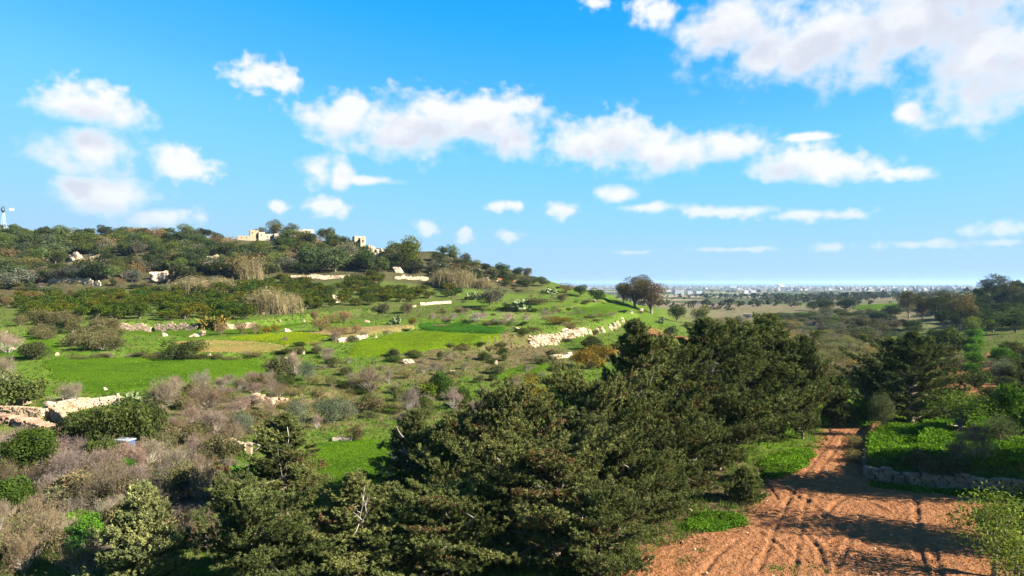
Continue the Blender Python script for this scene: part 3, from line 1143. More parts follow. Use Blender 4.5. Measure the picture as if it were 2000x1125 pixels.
def broadleaf(H, W, seed, n=2500, leaf=0.35, c1=(0.03, 0.055, 0.015), c2=(0.09, 0.125, 0.035), lobes=16, base=0.22, flat=1.0, spiky=0.0, trunk=True, wfac=0.6, c3=None, c3p=0.0):
    """rounded crown of leaf-sized faces over many lumps"""
    r = np.random.default_rng(seed)
    mb, limbs = MB(), []
    c1, c2 = np.array(c1), np.array(c2)
    ch = H * (1 - base)
    cz = H * base + ch * 0.48
    cs, rs = [], []
    for i in range(lobes):
        d = unit(r.normal(size=3))
        d[2] = d[2] * 0.9 + 0.12
        q = r.uniform(0.35, 0.80)
        rr = r.uniform(0.20, 0.40)
        cs.append(np.array([d[0] * W / 2 * q, d[1] * W / 2 * q, cz + d[2] * ch / 2 * q * flat]))
        rs.append(rr * min(W, ch * 1.3) * 0.62)
    cs, rs = np.array(cs), np.array(rs)
    p = rs ** 2 / (rs ** 2).sum()
    k = r.choice(lobes, n, p=p)
    d = unit(r.normal(size=(n, 3)) + np.array([0, 0, 0.25]))
    rad = rs[k] * (0.55 + 0.5 * r.uniform(size=n) ** 0.6) * (1 + spiky * np.abs(r.normal(size=n)))
    ctr = cs[k] + d * rad[:, None]
    ctr[:, 2] = np.maximum(ctr[:, 2], r.uniform(0.02, 0.3, n) * leaf)
    nrm = unit(d * 0.7 + r.normal(size=(n, 3)) * 0.75)
    lobecol = r.uniform(0.15, 0.85, lobes)
    mixv = np.clip(lobecol[k] + r.normal(size=n) * 0.22, 0, 1)[:, None]
    col = c1 + (c2 - c1) * mixv
    if c3 is not None:
        m = r.uniform(size=n) < c3p * (0.4 + 1.2 * lobecol[k])
        col[m] = np.array(c3)
    col = col * r.uniform(0.7, 1.3, (n, 1))
    ls = leaf * r.uniform(0.55, 1.4, n)
    fit = np.array([W / 2 / np.percentile(np.abs(ctr[:, 0]), 98.5), W / 2 / np.percentile(np.abs(ctr[:, 1]), 98.5), H / np.percentile(ctr[:, 2], 99.5)])
    ctr, cs = ctr * fit, cs * fit
    add_quads(mb, ctr, nrm, ls, ls * wfac, col, r=r)
    crown = mb.mesh('crown', M_LEAF)
    if not trunk:
        return None, crown
    for i in range(min(lobes, 9)):
        limbs.append(((0, 0, H * base * r.uniform(0.5, 1.0)), cs[i], 0.020 * H))
    return trunk_mesh(cz, 0.032 * H, r, limbs=limbs), crown


def bare_shrub(H, W, seed, stems=9, depth=4, kids=3, col=(0.25, 0.195, 0.165), tw=0.020, twigs=3, leafy=0, lc=(0.1, 0.13, 0.03), up=0.28):
    """leafless shrub: forking stems ending in a haze of twigs"""
    r = np.random.default_rng(seed)
    mb = MB()
    col = np.array(col)
    tips, tipd = [], []
    seg0, seg1, wid, cl = [], [], [], []

    def grow(p, d, L, w, lev):
        n = 3
        st = L / n
        q = [p]
        for i in range(n):
            d = unit(d + r.normal(size=3) * 0.16 + np.array([0, 0, 0.05]))
            p = p + d * st
            q.append(p)
        if lev <= 1:
            mb.tube(np.array(q), np.linspace(w, w * 0.6, n + 1), 4, (col * 0.7 + 0.19) * r.uniform(0.85, 1.4))
        else:
            for a, b in zip(q[:-1], q[1:]):
                seg0.append(a); seg1.append(b); wid.append(w * 2); cl.append(col * r.uniform(0.75, 1.3))
        if lev >= depth:
            tips.append(p); tipd.append(d)
            return
        for k in range(kids if lev > 0 else kids + 1):
            nd_ = unit(d + r.normal(size=3) * 0.52 + np.array([0, 0, up * 0.4]))
            grow(q[-1 - (k % 2)], nd_, L * r.uniform(0.58, 0.85), w * 0.62, lev + 1)

    tot = sum(0.72 ** i for i in range(depth + 1))
    for s in range(stems):
        a = r.uniform(0, 6.28)
        sp = r.uniform(0.15, 1.0)
        d = unit(np.array([math.cos(a) * sp * W, math.sin(a) * sp * W, H * 1.1]))
        L = math.hypot(H, sp * W / 2) / tot * 1.18 * r.uniform(0.8, 1.1)
        grow(np.array([math.cos(a) * 0.04 * W, math.sin(a) * 0.04 * W, -0.1]), d, L, 0.014 * H + 0.012, 0)
    s0, s1 = np.array(seg0), np.array(seg1)
    add_blades(mb, s0, s1 + (s1 - s0) * 0.3, np.array(wid), np.array(cl), r)
    T, DD = np.array(tips), np.array(tipd)
    n = len(T) * twigs
    b = np.repeat(T, twigs, 0)
    dd = unit(np.repeat(DD, twigs, 0) + r.normal(size=(n, 3)) * 0.6)
    add_blades(mb, b, b + dd * (0.16 * H * r.uniform(0.5, 1.2, n))[:, None], tw, col * r.uniform(0.75, 1.35, (n, 1)), r)
    if leafy:
        k = r.choice(len(T), leafy)
        ctr = T[k] + r.normal(size=(leafy, 3)) * 0.10 * H
        add_quads(mb, ctr, unit(r.normal(size=(leafy, 3))), 0.09 * H * 0.6, 0.05 * H * 0.6, np.array(lc) * r.uniform(0.6, 1.4, (leafy, 1)), r=r)
    v = np.concatenate(mb.v)
    s = max(abs(v[:, 0]).max(), abs(v[:, 1]).max()) * 2 / W
    hz = v[:, 2].max() / H
    mb.v = [q / np.array([s, s, hz], dtype=np.float32) for q in mb.v]
    return mb.mesh('bare_shrub', M_TWIG)


def reed_clump(H, W, seed, n=1000, c1=(0.40, 0.315, 0.185), c2=(0.25, 0.24, 0.11), depth=None):
    r = np.random.default_rng(seed)
    mb = MB()
    D = depth or W * 0.6
    x, y = r.normal(size=n) * W * 0.24, r.normal(size=n) * D * 0.24
    h = H * r.uniform(0.45, 1.12, n) * np.clip(1.1 - (np.abs(x) / W) * 0.7, 0.5, 1)
    b = np.stack([x, y, np.full(n, -0.1)], 1)
    lean = r.normal(size=(n, 2)) * 0.14 + np.array([-0.10, 0.02])
    tip = b + np.concatenate([lean * h[:, None], h[:, None]], 1)
    mixv = r.uniform(0, 1, (n, 1)) ** 1.5
    col = np.array(c1) + (np.array(c2) - np.array(c1)) * mixv
    col *= r.uniform(0.7, 1.3, (n, 1))
    add_blades(mb, b, tip, 0.07, col, r)
    m = n * 3
    k = r.choice(n, m)
    t = r.uniform(0.3, 0.98, m)
    p = b[k] + (tip[k] - b[k]) * t[:, None]
    dd = unit(r.normal(size=(m, 3)) * np.array([1, 1, 0.3]) + np.array([-0.3, 0, 0.45]))
    add_blades(mb, p, p + dd * (H * 0.22 * r.uniform(0.4, 1.1, m))[:, None], 0.06, col[k] * r.uniform(0.8, 1.2, (m, 1)), r)
    return mb.mesh('reed_clump', M_GRASS)


def cactus(H, W, seed, n=60):
    """prickly pear: flat oval pads growing out of one another"""
    r = np.random.default_rng(seed)
    mb = MB()
    ang = np.arange(10) / 10 * 2 * math.pi
    pads = []

    def pad(p, d, L, lev):
        side = unit(np.cross(d, r.normal(size=3)))
        nrm = np.cross(d, side)
        c = p + d * L * 0.5
        ring = c + (np.cos(ang)[:, None] * side * L * 0.36 + np.sin(ang)[:, None] * d * L * 0.52)
        v = np.concatenate([ring, [c + nrm * L * 0.07], [c - nrm * L * 0.07]])
        f = [(i, (i + 1) % 10, 10) for i in range(10)] + [((i + 1) % 10, i, 11) for i in range(10)]
        g = r.uniform(0, 1)
        mb.add(v, f, (np.array([0.10, 0.15, 0.055]) * (1 - g) + np.array([0.22, 0.26, 0.12]) * g) * r.uniform(0.8, 1.2))
        pads.append((p + d * L, d, L, lev))
    for s in range(max(5, n // 9)):
        a, q = r.uniform(0, 6.28), r.uniform(0, 0.36)
        pad(np.array([math.cos(a) * q * W, math.sin(a) * q * W, -0.05]), unit(np.array([math.cos(a) * 0.5, math.sin(a) * 0.5, 1.0])), H * 0.30, 0)
    while len(pads) < n:
        p, d, L, lev = pads[r.integers(len(pads))]
        if lev > 3:
            continue
        pad(p - d * L * 0.08 + r.normal(size=3) * L * 0.12, unit(d + r.normal(size=3) * 0.7 + np.array([0, 0, 0.25])), L * r.uniform(0.8, 1.0), lev + 1)
    v = np.concatenate(mb.v)
    s = H / v[:, 2].max()
    mb.v = [q * np.array([W / (np.ptp(v[:, 0]) + 1e-6), W / (np.ptp(v[:, 1]) + 1e-6), s], dtype=np.float32) for q in mb.v]
    return mb.mesh('prickly_pear', M_PAD)


# unit-sized libraries (height 1, width 1 unless said), scaled when planted
G_CAROB = dict(c1=(0.033, 0.060, 0.018), c2=(0.102, 0.138, 0.042))
LIB = {}
LIB['wood'] = [broadleaf(6, 6.5, 100 + i, 2600, 0.42, base=0.10, **g) for i, g in enumerate([
    dict(c1=(0.033, 0.057, 0.021), c2=(0.098, 0.128, 0.039)), dict(c1=(0.039, 0.069, 0.027), c2=(0.120, 0.158, 0.054)),
    dict(c1=(0.053, 0.075, 0.030), c2=(0.158, 0.180, 0.072)), dict(c1=(0.030, 0.054, 0.022), c2=(0.090, 0.112, 0.045))])]
LIB['grey'] = [broadleaf(5, 5.5, 120 + i, 2600, 0.32, base=0.12, c1=(0.098, 0.108, 0.068), c2=(0.232, 0.225, 0.158), spiky=0.12) for i in range(2)]
LIB['pine'] = [broadleaf(7, 6.5, 130 + i, 3200, 0.36, base=0.22, c1=(0.045, 0.078, 0.021), c2=(0.173, 0.203, 0.045), lobes=13, spiky=0.1, wfac=0.4) for i in range(2)]
LIB['citrus'] = [broadleaf(2.8, 3.2, 140 + i, 1100, 0.28, base=0.08, c1=(0.038, 0.075, 0.015), c2=(0.135, 0.173, 0.027), c3=(0.20, 0.17, 0.015), c3p=0.10 + 0.14 * i, lobes=10) for i in range(3)]
LIB['brown'] = [broadleaf(3, 3.6, 150 + i, 1500, 0.24, base=0.05, c1=(0.150, 0.112, 0.068), c2=(0.330, 0.247, 0.128), c3=(0.20, 0.15, 0.02), c3p=0.15, spiky=0.25, wfac=0.35, lobes=10) for i in range(2)]
LIB['scrub'] = [broadleaf(2.2, 3.2, 160 + i, 2600, 0.20, base=0.0, c1=(0.068, 0.083, 0.030), c2=(0.188, 0.180, 0.083), c3=(0.17, 0.12, 0.08), c3p=0.22, spiky=0.25, wfac=0.4, lobes=12) for i in range(3)]
LIB['bush'] = [broadleaf(2.2, 3.6, 170 + i, 5200, 0.16, base=0.0, c1=(0.033, 0.051, 0.018), c2=(0.112, 0.128, 0.039), spiky=0.1, lobes=14) for i in range(3)]
LIB['olive'] = [broadleaf(3, 3.4, 180 + i, 4200, 0.17, base=0.14, c1=(0.075, 0.099, 0.063), c2=(0.203, 0.225, 0.143), spiky=0.2, wfac=0.35, lobes=14) for i in range(2)]
LIB['green'] = [broadleaf(2, 2.2, 190 + i, 5600, 0.11, base=0.0, c1=(0.045, 0.128, 0.018), c2=(0.112, 0.262, 0.030), spiky=0.12, lobes=10) for i in range(2)]
LIB['euca'] = [broadleaf(12, 9, 200 + i, 6500, 0.42, base=0.16, c1=(0.060, 0.068, 0.030), c2=(0.203, 0.173, 0.083), c3=(0.16, 0.11, 0.07), c3p=0.12, lobes=24, spiky=0.12, wfac=0.45) for i in range(3)]
LIB['gold'] = [broadleaf(2.6, 2.8, 210 + i, 2600, 0.17, base=0.05, c1=(0.090, 0.090, 0.018), c2=(0.330, 0.225, 0.022), c3=(0.30, 0.19, 0.01), c3p=0.22, spiky=0.3, wfac=0.45, lobes=10) for i in range(2)]
LIB['sapling'] = [broadleaf(4.2, 3.4, 220 + i, 2300, 0.17, base=0.25, c1=(0.105, 0.150, 0.030), c2=(0.255, 0.330, 0.060), spiky=0.5, wfac=0.38, lobes=22) for i in range(2)]
PINKG, GREYT, BRNT = (0.195, 0.148, 0.116), (0.182, 0.152, 0.120), (0.160, 0.124, 0.082)
LIB['bare'] = [bare_shrub(3, 3.2, 300 + i, stems=8, depth=4, kids=3, col=[PINKG, GREYT, PINKG][i % 3], tw=0.028, twigs=3) for i in range(3)]
LIB['barebig'] = [bare_shrub(4, 5.0, 310 + i, stems=11, depth=4, kids=3, col=[GREYT, BRNT, PINKG][i], tw=0.030, twigs=3, leafy=500 if i < 2 else 0, lc=(0.10, 0.12, 0.035)) for i in range(3)]
LIB['barefar'] = [bare_shrub(2.4, 3.4, 320 + i, stems=10, depth=3, kids=3, col=[(0.26, 0.185, 0.165), GREYT][i], tw=0.05, twigs=5) for i in range(2)]
LIB['reed'] = [reed_clump(3.4, 6, 330 + i) for i in range(3)]
LIB['cactus'] = [cactus(2.2, 3.0, 340 + i, 90) for i in range(2)]
LIB_SIZE = {'wood': (6, 6.5), 'grey': (5, 5.5), 'pine': (7, 6.5), 'citrus': (2.8, 3.2), 'brown': (3, 3.6), 'scrub': (2.2, 3.2), 'bush': (2.2, 3.6), 'olive': (3, 3.4), 'green': (2, 2.2),
            'euca': (12, 9), 'gold': (2.6, 2.8), 'sapling': (4.2, 3.4), 'bare': (3, 3.2), 'barebig': (4, 5.0), 'barefar': (2.4, 3.4), 'reed': (3.4, 6), 'cactus': (2.2, 3.0)}
PLANTED = []
GROWN = []
pr = random.Random(11)


def plant(kind, pos, h, w, name, label, cat, group=None, tint=None, variant=None, rz=None):
    """one plant on the ground: an Empty with trunk and crown, or one mesh for the leafless ones"""
    lib = LIB[kind]
    v = lib[pr.randrange(len(lib)) if variant is None else variant % len(lib)]
    LH, LW = LIB_SIZE[kind]
    sc = (w / LW, w / LW, h / LH)
    rz = pr.uniform(0, 6.28) if rz is None else rz
    if tint is None:
        k = pr.uniform(0.72, 1.4)
        tint = (k * pr.uniform(0.94, 1.1), k, k * pr.uniform(0.9, 1.1))
    PLANTED.append((pos[0], pos[1], w * 0.5))
    if isinstance(v, tuple):
        root = link(name, None, None, pos, rz, sc)
        root.empty_display_size = 0.5
        if v[0]:
            link('trunk', v[0], root)
        link('crown', v[1], root, color=tint)
    else:
        root = link(name, v, None, pos, rz, sc, color=tint)
    if group:
        GROWN.append((root, kind, w))
    return tag(root, label, cat, group)


def plant_px(kind, px, py, hpx, wpx, name, label, cat, group=None, **k):
    """base pixel in the photo -> spot on the ground; sizes measured in photo pixels become metres there"""
    p = at(px, py)
    if p is None:
        return None
    s = p.y / FPX
    return plant(kind, (p.x, p.y, p.z - 0.05), hpx * s, wpx * s, name, label, cat, group, **k)


def scatter(poly, n, mind, r, tries=40):
    """random spots inside a photo-pixel polygon, kept apart on the ground by mind metres"""
    p = np.array(poly, float)
    out = []
    lo, hi = p.min(0), p.max(0)
    t = 0
    while len(out) < n and t < n * tries:
        t += 1
        x, y = r.uniform(lo[0], hi[0]), r.uniform(lo[1], hi[1])
        if not in_poly(np.array([x]), np.array([y]), p)[0]:
            continue
        q = at(x, y)
        if q is None or q.y > 420:
            continue
        if any((q.x - a.x) ** 2 + (q.y - a.y) ** 2 < mind * mind for a in out):
            continue
        out.append(q)
    return out


# ------------------------------------------------------------------ evergreens along the yard
CON = {
    'cone': [conifer(10.0, 4.6, 61 + i, 100, 1.0, brown=0.05) for i in range(2)],
    'dome': [conifer(7.0, 4.6, 71 + i, 90, 1.0, profile='dome', brown=0.13) for i in range(2)],
    'full': [conifer(10.0, 4.6, 65 + i, 105, 1.0, profile='full', brown=0.05) for i in range(2)],
    'column': [conifer(5.5, 1.0, 81, 70, 1.6, 0.2, 'column', brown=0.0)],
    'young': [conifer(4.6, 2.2, 91, 64, 1.5, 0.19, brown=0.0)],
}
CSIZE = {'cone': (10.0, 4.6), 'full': (10.0, 4.6), 'dome': (7.0, 4.6), 'column': (5.5, 1.0), 'young': (4.6, 2.2)}


def evergreen(px, D, top_py, wpx, seed, label, profile='cone', tint=(1, 1, 1), name='cypress_tree', group='evergreens beside the red earth yard', dead=3, **k):
    X = (px - 1000) / FPX * D
    z0 = tz(X, D) - 0.05
    top = CAMZ - (top_py - HOR) / FPX * D
    H, R = top - z0, wpx * D / FPX / 2 * 1.12
    tm, cm = CON[profile][seed % len(CON[profile])]
    LH, LR_ = CSIZE[profile]
    sc = (R / LR_, R / LR_, H / LH)
    rz = seed * 2.1
    root = link(name, None, None, (X, D, z0))
    PLANTED.append((X, D, R))
    link('trunk', tm, root, rz=rz, scale=sc)
    link('crown', cm, root, rz=rz, scale=sc, color=tint)
    r = np.random.default_rng(seed + 5)
    for i in range(dead):                                       # bleached dead limbs poking out of the crown
        a, hh = r.uniform(3.6, 5.8), H * r.uniform(0.25, 0.62)
        mb = MB()
        q = curve_pts((0, 0, hh), (math.cos(a), math.sin(a), 0.45), R * r.uniform(0.75, 1.0) * (1.15 - hh / H * 0.6), 6, r, 0, 0.14, 0.05)
        mb.tube(q, np.linspace(0.04, 0.012, 7), 5)
        for j in (3, 4, 5):
            mb.tube(curve_pts(q[j], r.normal(size=3) + np.array([0, -.3, .3]), 0.7, 3, r), np.linspace(0.02, 0.006, 4), 4)
        link('dead_branch', mb.mesh('dead_branch', M_DEAD, True), root)
    return tag(root, label, 'tree', group)


evergreen(1240, 52, 626, 300, 1, 'tallest dark cypress with stepped branches, highest top beside the red slope', dens=1.15, tint=(0.9, 0.94, 0.9))
evergreen(1372, 59, 622, 240, 2, 'dark cypress behind the tallest one, third of the row from the track end', 'full', dens=1.1, tint=(0.9, 0.95, 0.9))
evergreen(1440, 64, 640, 210, 3, 'dark cypress squeezed between two neighbours near the track end of the row', 'full', dens=1.05, tint=(0.95, 1.0, 0.95))
evergreen(1508, 67, 614, 235, 4, 'dense cypress at the far end of the row, bordering the dirt track', 'full', dens=1.25, tint=(0.95, 1.0, 0.95), brown=0.02, dead=1)
evergreen(1150, 46, 768, 230, 5, 'olive green bushy cypress in front of the tallest tree', 'dome', dens=1.1, tint=(1.15, 1.1, 1.1))
evergreen(995, 44, 792, 260, 6, 'broad bushy cypress with many dead twigs in the middle foreground', 'dome', dens=1.05, tint=(1.15, 1.1, 1.1), brown=0.16, dead=7)
evergreen(1090, 37, 880, 330, 7, 'wide cypress overhanging the edge of the red earth', 'dome', dens=1.05, tint=(1.05, 1.0, 1.0), brown=0.14, dead=6, leaf=0.24)
evergreen(812, 47, 800, 190, 8, 'cypress with a bleached dead fork showing through its crown', dens=0.85, tint=(0.9, 0.92, 0.9), dead=5)
evergreen(560, 44, 808, 260, 9, 'pointed cypress standing in front of the grass clearing', dens=1.1, tint=(1.05, 1.05, 1.0))
evergreen(690, 34, 925, 330, 10, 'wide olive cypress cut off by the bottom edge, centre left', dens=1.1, tint=(1.2, 1.15, 1.1), leaf=0.24, dead=2)
evergreen(500, 33, 985, 250, 11, 'low dark cypress under the pointed one at the bottom edge', 'dome', dens=0.9, tint=(0.8, 0.85, 0.85), leaf=0.24, dead=1)
evergreen(275, 34, 955, 185, 12, 'grey green young cypress among the leafless bushes, bottom left', 'young', dens=1.35, tint=(1.45, 1.4, 1.6), leaf=0.2, brown=0.0, dead=0)
evergreen(880, 35, 965, 250, 13, 'cypress at the bottom edge between two wide ones', 'dome', dens=1.0, tint=(0.95, 0.98, 0.95), leaf=0.24, dead=3, brown=0.1)
evergreen(1310, 48, 800, 200, 14, 'shaded cypress low in the row just above the green weeds', 'dome', dens=0.95, tint=(0.85, 0.88, 0.85), dead=3, brown=0.1)
evergreen(1405, 55, 770, 170, 15, 'rounded cypress in front of the row near the grass verge', 'dome', dens=0.95, tint=(0.95, 1.0, 0.95), dead=2, brown=0.1)
evergreen(1455, 46.5, 915, 78, 16, 'small young cypress alone on the edge of the red earth', 'young', dens=1.3, nl=40, leaf=0.17, dead=0, tint=(1.1, 1.1, 1.0))
evergreen(1308, 57, 672, 190, 20, 'cypress filling the gap right of the tallest one', 'full', tint=(0.88, 0.92, 0.9), brown=0.1)
evergreen(1568, 66, 690, 110, 21, 'low end cypress closing the row at the dirt track', 'dome', tint=(0.95, 1.0, 0.95), dead=0)
evergreen(900, 43, 838, 190, 22, 'bushy cypress between the forked one and the broad one', 'dome', tint=(1.1, 1.08, 1.05), dead=4)
evergreen(1200, 41, 868, 190, 23, 'shaggy cypress just left of the pale rock at the roots', 'dome', tint=(0.95, 0.98, 0.95), dead=4)
evergreen(1170, 34.5, 975, 200, 24, 'dark cypress hanging over the lower left edge of the red earth', 'dome', tint=(0.95, 0.98, 0.95), dead=3)
evergreen(1285, 43, 905, 150, 25, 'low shaggy cypress above the pale rock at the roots', 'dome', tint=(0.9, 0.95, 0.92), dead=2)
evergreen(1782, 72, 648, 215, 17, 'big spreading cypress across the track, beyond the walled green plot', 'full', dens=1.2, tint=(0.78, 0.85, 0.85), dead=1, brown=0.0)
evergreen(1708, 78, 728, 92, 18, 'dark rounded evergreen joined to the big spreading cypress', 'dome', dens=1.1, tint=(0.7, 0.8, 0.75), dead=0, brown=0.0)
evergreen(1636, 71, 738, 46, 19, 'slim dark column cypress standing where the track bends', 'column', dens=1.6, nl=70, leaf=0.2, tint=(0.55, 0.62, 0.6), dead=0, brown=0.0, group=None)


# bleached dead tree in front of the forked cypress
def dead_tree(px, py, hpx, seed, label):
    p = at(px, py)
    r = np.random.default_rng(seed)
    H = hpx * p.y / FPX
    root = link('dead_tree', None, None, p)
    mb = MB()
    t = curve_pts((0, 0, -0.2), (0.02, 0, 1), H * 0.8, 8, r, 0, 0.05)
    mb.tube(t, np.linspace(0.11, 0.04, 9), 6)
    link('trunk', mb.mesh('trunk', M_DEAD, True), root)
    for i in range(9):
        a = r.uniform(0, 6.28)
        k = r.integers(4, 8)
        b = MB()
        q = curve_pts(t[k], (math.cos(a), math.sin(a) * 0.5, 0.75), H * r.uniform(0.25, 0.5), 6, r, 0, 0.13, 0.03)
        b.tube(q, np.linspace(0.05, 0.012, 7), 5)
        for j in (2, 3, 4, 5):
            b.tube(curve_pts(q[j], r.normal(size=3) + np.array([0, 0, .5]), H * 0.14, 3, r), np.linspace(0.02, 0.006, 4), 4)
        link('branch', b.mesh('branch', M_DEAD, True), root)
    return tag(root, label, 'tree')


dead_tree(796, 962, 135, 41, 'bare white dead tree with forked branches among the cypresses')
dead_tree(762, 968, 80, 42, 'small pale dead tree next to the forked dead one')
dead_tree(1100 - 158, 905, 70, 43, 'tangle of dead grey branches in the broad cypress')

# ------------------------------------------------------------------ right side
GR = 'off frame'
for i, (px, D, h, w, kind, tint, label) in enumerate([
    (1945, 34.5, 4.6, 4.2, 'sapling', (1, 1, 1), 'young light green tree with thin stems on the red earth, bottom right'),
    (2010, 38, 4.0, 3.6, 'sapling', (0.8, 0.8, 0.8), 'leafy young tree half cut off by the right edge, behind the light green one'),
    (1990, 31, 3.6, 3.2, 'sapling', (0.9, 0.85, 0.8), 'leafy young tree cut off in the bottom right corner'),
]):
    X = (px - 1000) / FPX * D
    plant(kind, (X, D, tz(X, D)), h, w, 'young_tree', label, 'tree', None, tint=tint, variant=i)
# trees standing just beyond the right edge, whose shade lies over the yard
for i, (X, Y, h, w) in enumerate([(34.6, 36.2, 11.5, 5.5), (37.6, 46.0, 11, 5), (42.4, 46.2, 11, 6), (38.5, 44.4, 14.5, 4.5), (48, 46, 11, 7), (55, 46, 12, 7), (42, 33, 9, 5)]):
    plant('euca', (X, Y, tz(X, Y)), h, w, 'shade_tree', 'leafy tree beyond the right edge shading the yard', 'tree', 'trees beyond the right edge', tint=(0.9, 1, 0.9))

RS = [
    ('olive', 1725, 838, 70, 46, 'shrub', 'grey green upright shrub at the corner of the green plot', (0.8, 0.85, 0.6)),
    ('bare', 1912, 905, 90, 80, 'bare_tree', 'small leafless tree standing in the green plot', (0.8, 0.85, 0.85)),
    ('bare', 1870, 905, 60, 60, 'bare_shrub', 'leafless twiggy shrub beside the small leafless tree in the green plot', (0.75, 0.8, 0.75)),
    ('scrub', 1800, 925, 42, 80, 'shrub', 'grey brown shrub behind the rough stone wall', (0.9, 0.9, 0.9)),
    ('scrub', 1870, 928, 36, 70, 'shrub', 'olive shrub behind the rough stone wall, next to the grey brown one', (0.8, 0.9, 0.8)),
    ('scrub', 1760, 945, 26, 34, 'shrub', 'small brown shrub leaning on the front of the rough stone wall', (0.8, 0.75, 0.7)),
    ('green', 1990, 860, 110, 90, 'shrub', 'tall green shrub at the right edge above the wall', (0.85, 0.75, 0.8)),
    ('olive', 1955, 870, 60, 60, 'shrub', 'dull green shrub between the leafless tree and the right edge', (0.8, 0.85, 0.6)),
    ('brown', 1668, 880, 34, 40, 'grass_tussock', 'dry grass tussock at the track side', (0.8, 0.9, 0.7)),
    ('brown', 1672, 905, 30, 40, 'grass_tussock', 'pale grass tussock near the wall corner', (0.8, 0.9, 0.7)),
    ('green', 1690, 828, 42, 50, 'shrub', 'bright green bush behind the slim column cypress', (1.2, 1.1, 1)),
    ('green', 1660, 815, 26, 30, 'shrub', 'small bright bush in the gap beneath the spreading cypress', (1.2, 1.1, 1)),
    ('green', 1810, 815, 30, 60, 'shrub', 'low green bush under the spreading cypress', (1.0, 1.0, 1)),
    ('sapling', 1880, 850, 90, 120, 'shrub', 'airy pale green shrub beyond the walled plot', (0.8, 0.85, 0.8)),
    ('green', 1852, 800, 40, 60, 'shrub', 'green bush left of the airy pale green shrub', (0.9, 0.85, 0.8)),
    ('olive', 1955, 745, 45, 50, 'shrub', 'silvery shrub beside the orchard path', (1.1, 1.1, 1.1)),
    ('bush', 1985, 735, 40, 60, 'shrub', 'dark bush at the right edge behind the silvery shrub', (1, 1, 1)),
    ('green', 1965, 715, 36, 45, 'shrub', 'leafy bush on the far side of the orchard path', (0.8, 0.75, 0.7)),
    ('bush', 1990, 700, 32, 60, 'shrub', 'olive bush at the right edge below the grey bank', (1.3, 1.2, 1)),
    ('bush', 1850, 690, 50, 70, 'shrub', 'dark bush touching the top of the spreading cypress', (1.1, 1.2, 1)),
    ('bush', 1822, 680, 36, 50, 'shrub', 'dark round bush behind the spreading cypress', (1.0, 1.1, 1)),
    ('grey', 1865, 735, 44, 50, 'shrub', 'brownish bush beside the bright green hedge', (1.0, 0.9, 0.8)),
    ('brown', 1862, 765, 40, 50, 'shrub', 'tan bush below the brownish one beside the hedge', (0.9, 0.8, 0.7)),
    ('pine', 1910, 655, 36, 52, 'tree', 'yellow green round tree in front of the dark copse', (1.2, 1.2, 1)),
    ('pine', 1952, 640, 28, 36, 'tree', 'smaller yellow green tree right of the round one', (1.1, 1.2, 1)),
    ('euca', 1882, 640, 66, 56, 'tree', 'brownish crowned tree at the right end of the dark copse', (0.95, 0.9, 0.9)),
    ('euca', 1838, 628, 60, 46, 'tree', 'dark green tree in the middle of the copse', (0.6, 0.7, 0.65)),
    ('euca', 1775, 618, 50, 34, 'tree', 'olive tree at the left end of the dark copse', (0.85, 0.95, 0.8)),
    ('euca', 1802, 622, 50, 34, 'tree', 'dark tree second from the left in the copse', (0.6, 0.7, 0.65)),
    ('wood', 1740, 618, 24, 36, 'tree', 'low dark tree left of the copse', (0.9, 1, 1)),
    ('wood', 1712, 630, 26, 40, 'tree', 'dark hedge tree beside the strip of reeds', (0.9, 1, 1)),
    ('euca', 1945, 582, 46, 50, 'tree', 'big dark tree on the slope at the right skyline', (0.55, 0.7, 0.6)),
    ('euca', 1972, 590, 40, 40, 'tree', 'tree beside the big dark one near the right edge', (0.7, 0.8, 0.7)),
    ('euca', 1975, 545, 24, 26, 'tree', 'dark skyline tree at the top of the right slope', (0.5, 0.65, 0.6)),
    ('euca', 1996, 548, 24, 22, 'tree', 'dark skyline tree touching the right edge', (0.5, 0.65, 0.6)),
    ('wood', 1990, 600, 28, 50, 'tree', 'dark bushy tree at the right edge under the skyline', (0.7, 0.8, 0.8)),
    ('wood', 1650, 606, 24, 42, 'tree', 'round tree standing among the far green fields', (0.7, 0.8, 0.9)),
    ('wood', 1612, 610, 26, 36, 'tree', 'dark tree left of the round one in the far green fields', (0.7, 0.8, 0.9)),
    ('wood', 1590, 606, 20, 26, 'tree', 'small dark tree at the edge of the far green fields', (0.7, 0.8, 0.9)),
    ('scrub', 1690, 640, 22, 44, 'shrub', 'dark scrub clump above the reddish reeds', (0.7, 0.75, 0.8)),
    ('scrub', 1625, 645, 22, 40, 'shrub', 'grey green clump in the valley floor', (1.0, 1.1, 1)),
    ('olive', 1760, 700, 24, 60, 'shrub', 'dark thicket behind the spreading cypress', (0.6, 0.65, 0.6)),
]
for kind, px, py, h, w, nm, lab, tint in RS:
    if kind == 'euca':
        py, h = py + h * 0.10, h * 1.10
    plant_px(kind, px, py, h, w, nm, lab, 'tree' if 'tree' in nm else ('grass' if 'tussock' in nm else 'shrub'), None, tint=tint)
for i, (px, py) in enumerate([(1912, 760), (1902, 742), (1906, 722), (1902, 705), (1900, 690), (1905, 676)]):
    plant_px('green', px, py, 34, 34, 'hedge_bush', ['lowest', 'second lowest', 'third lowest', 'fourth lowest', 'fifth lowest', 'topmost'][i] + ' rounded bush of the bright green row beside the orchard path', 'bush', 'bushes of the green row', tint=(1.15, 1.05, 1.0))
rr = np.random.default_rng(5)
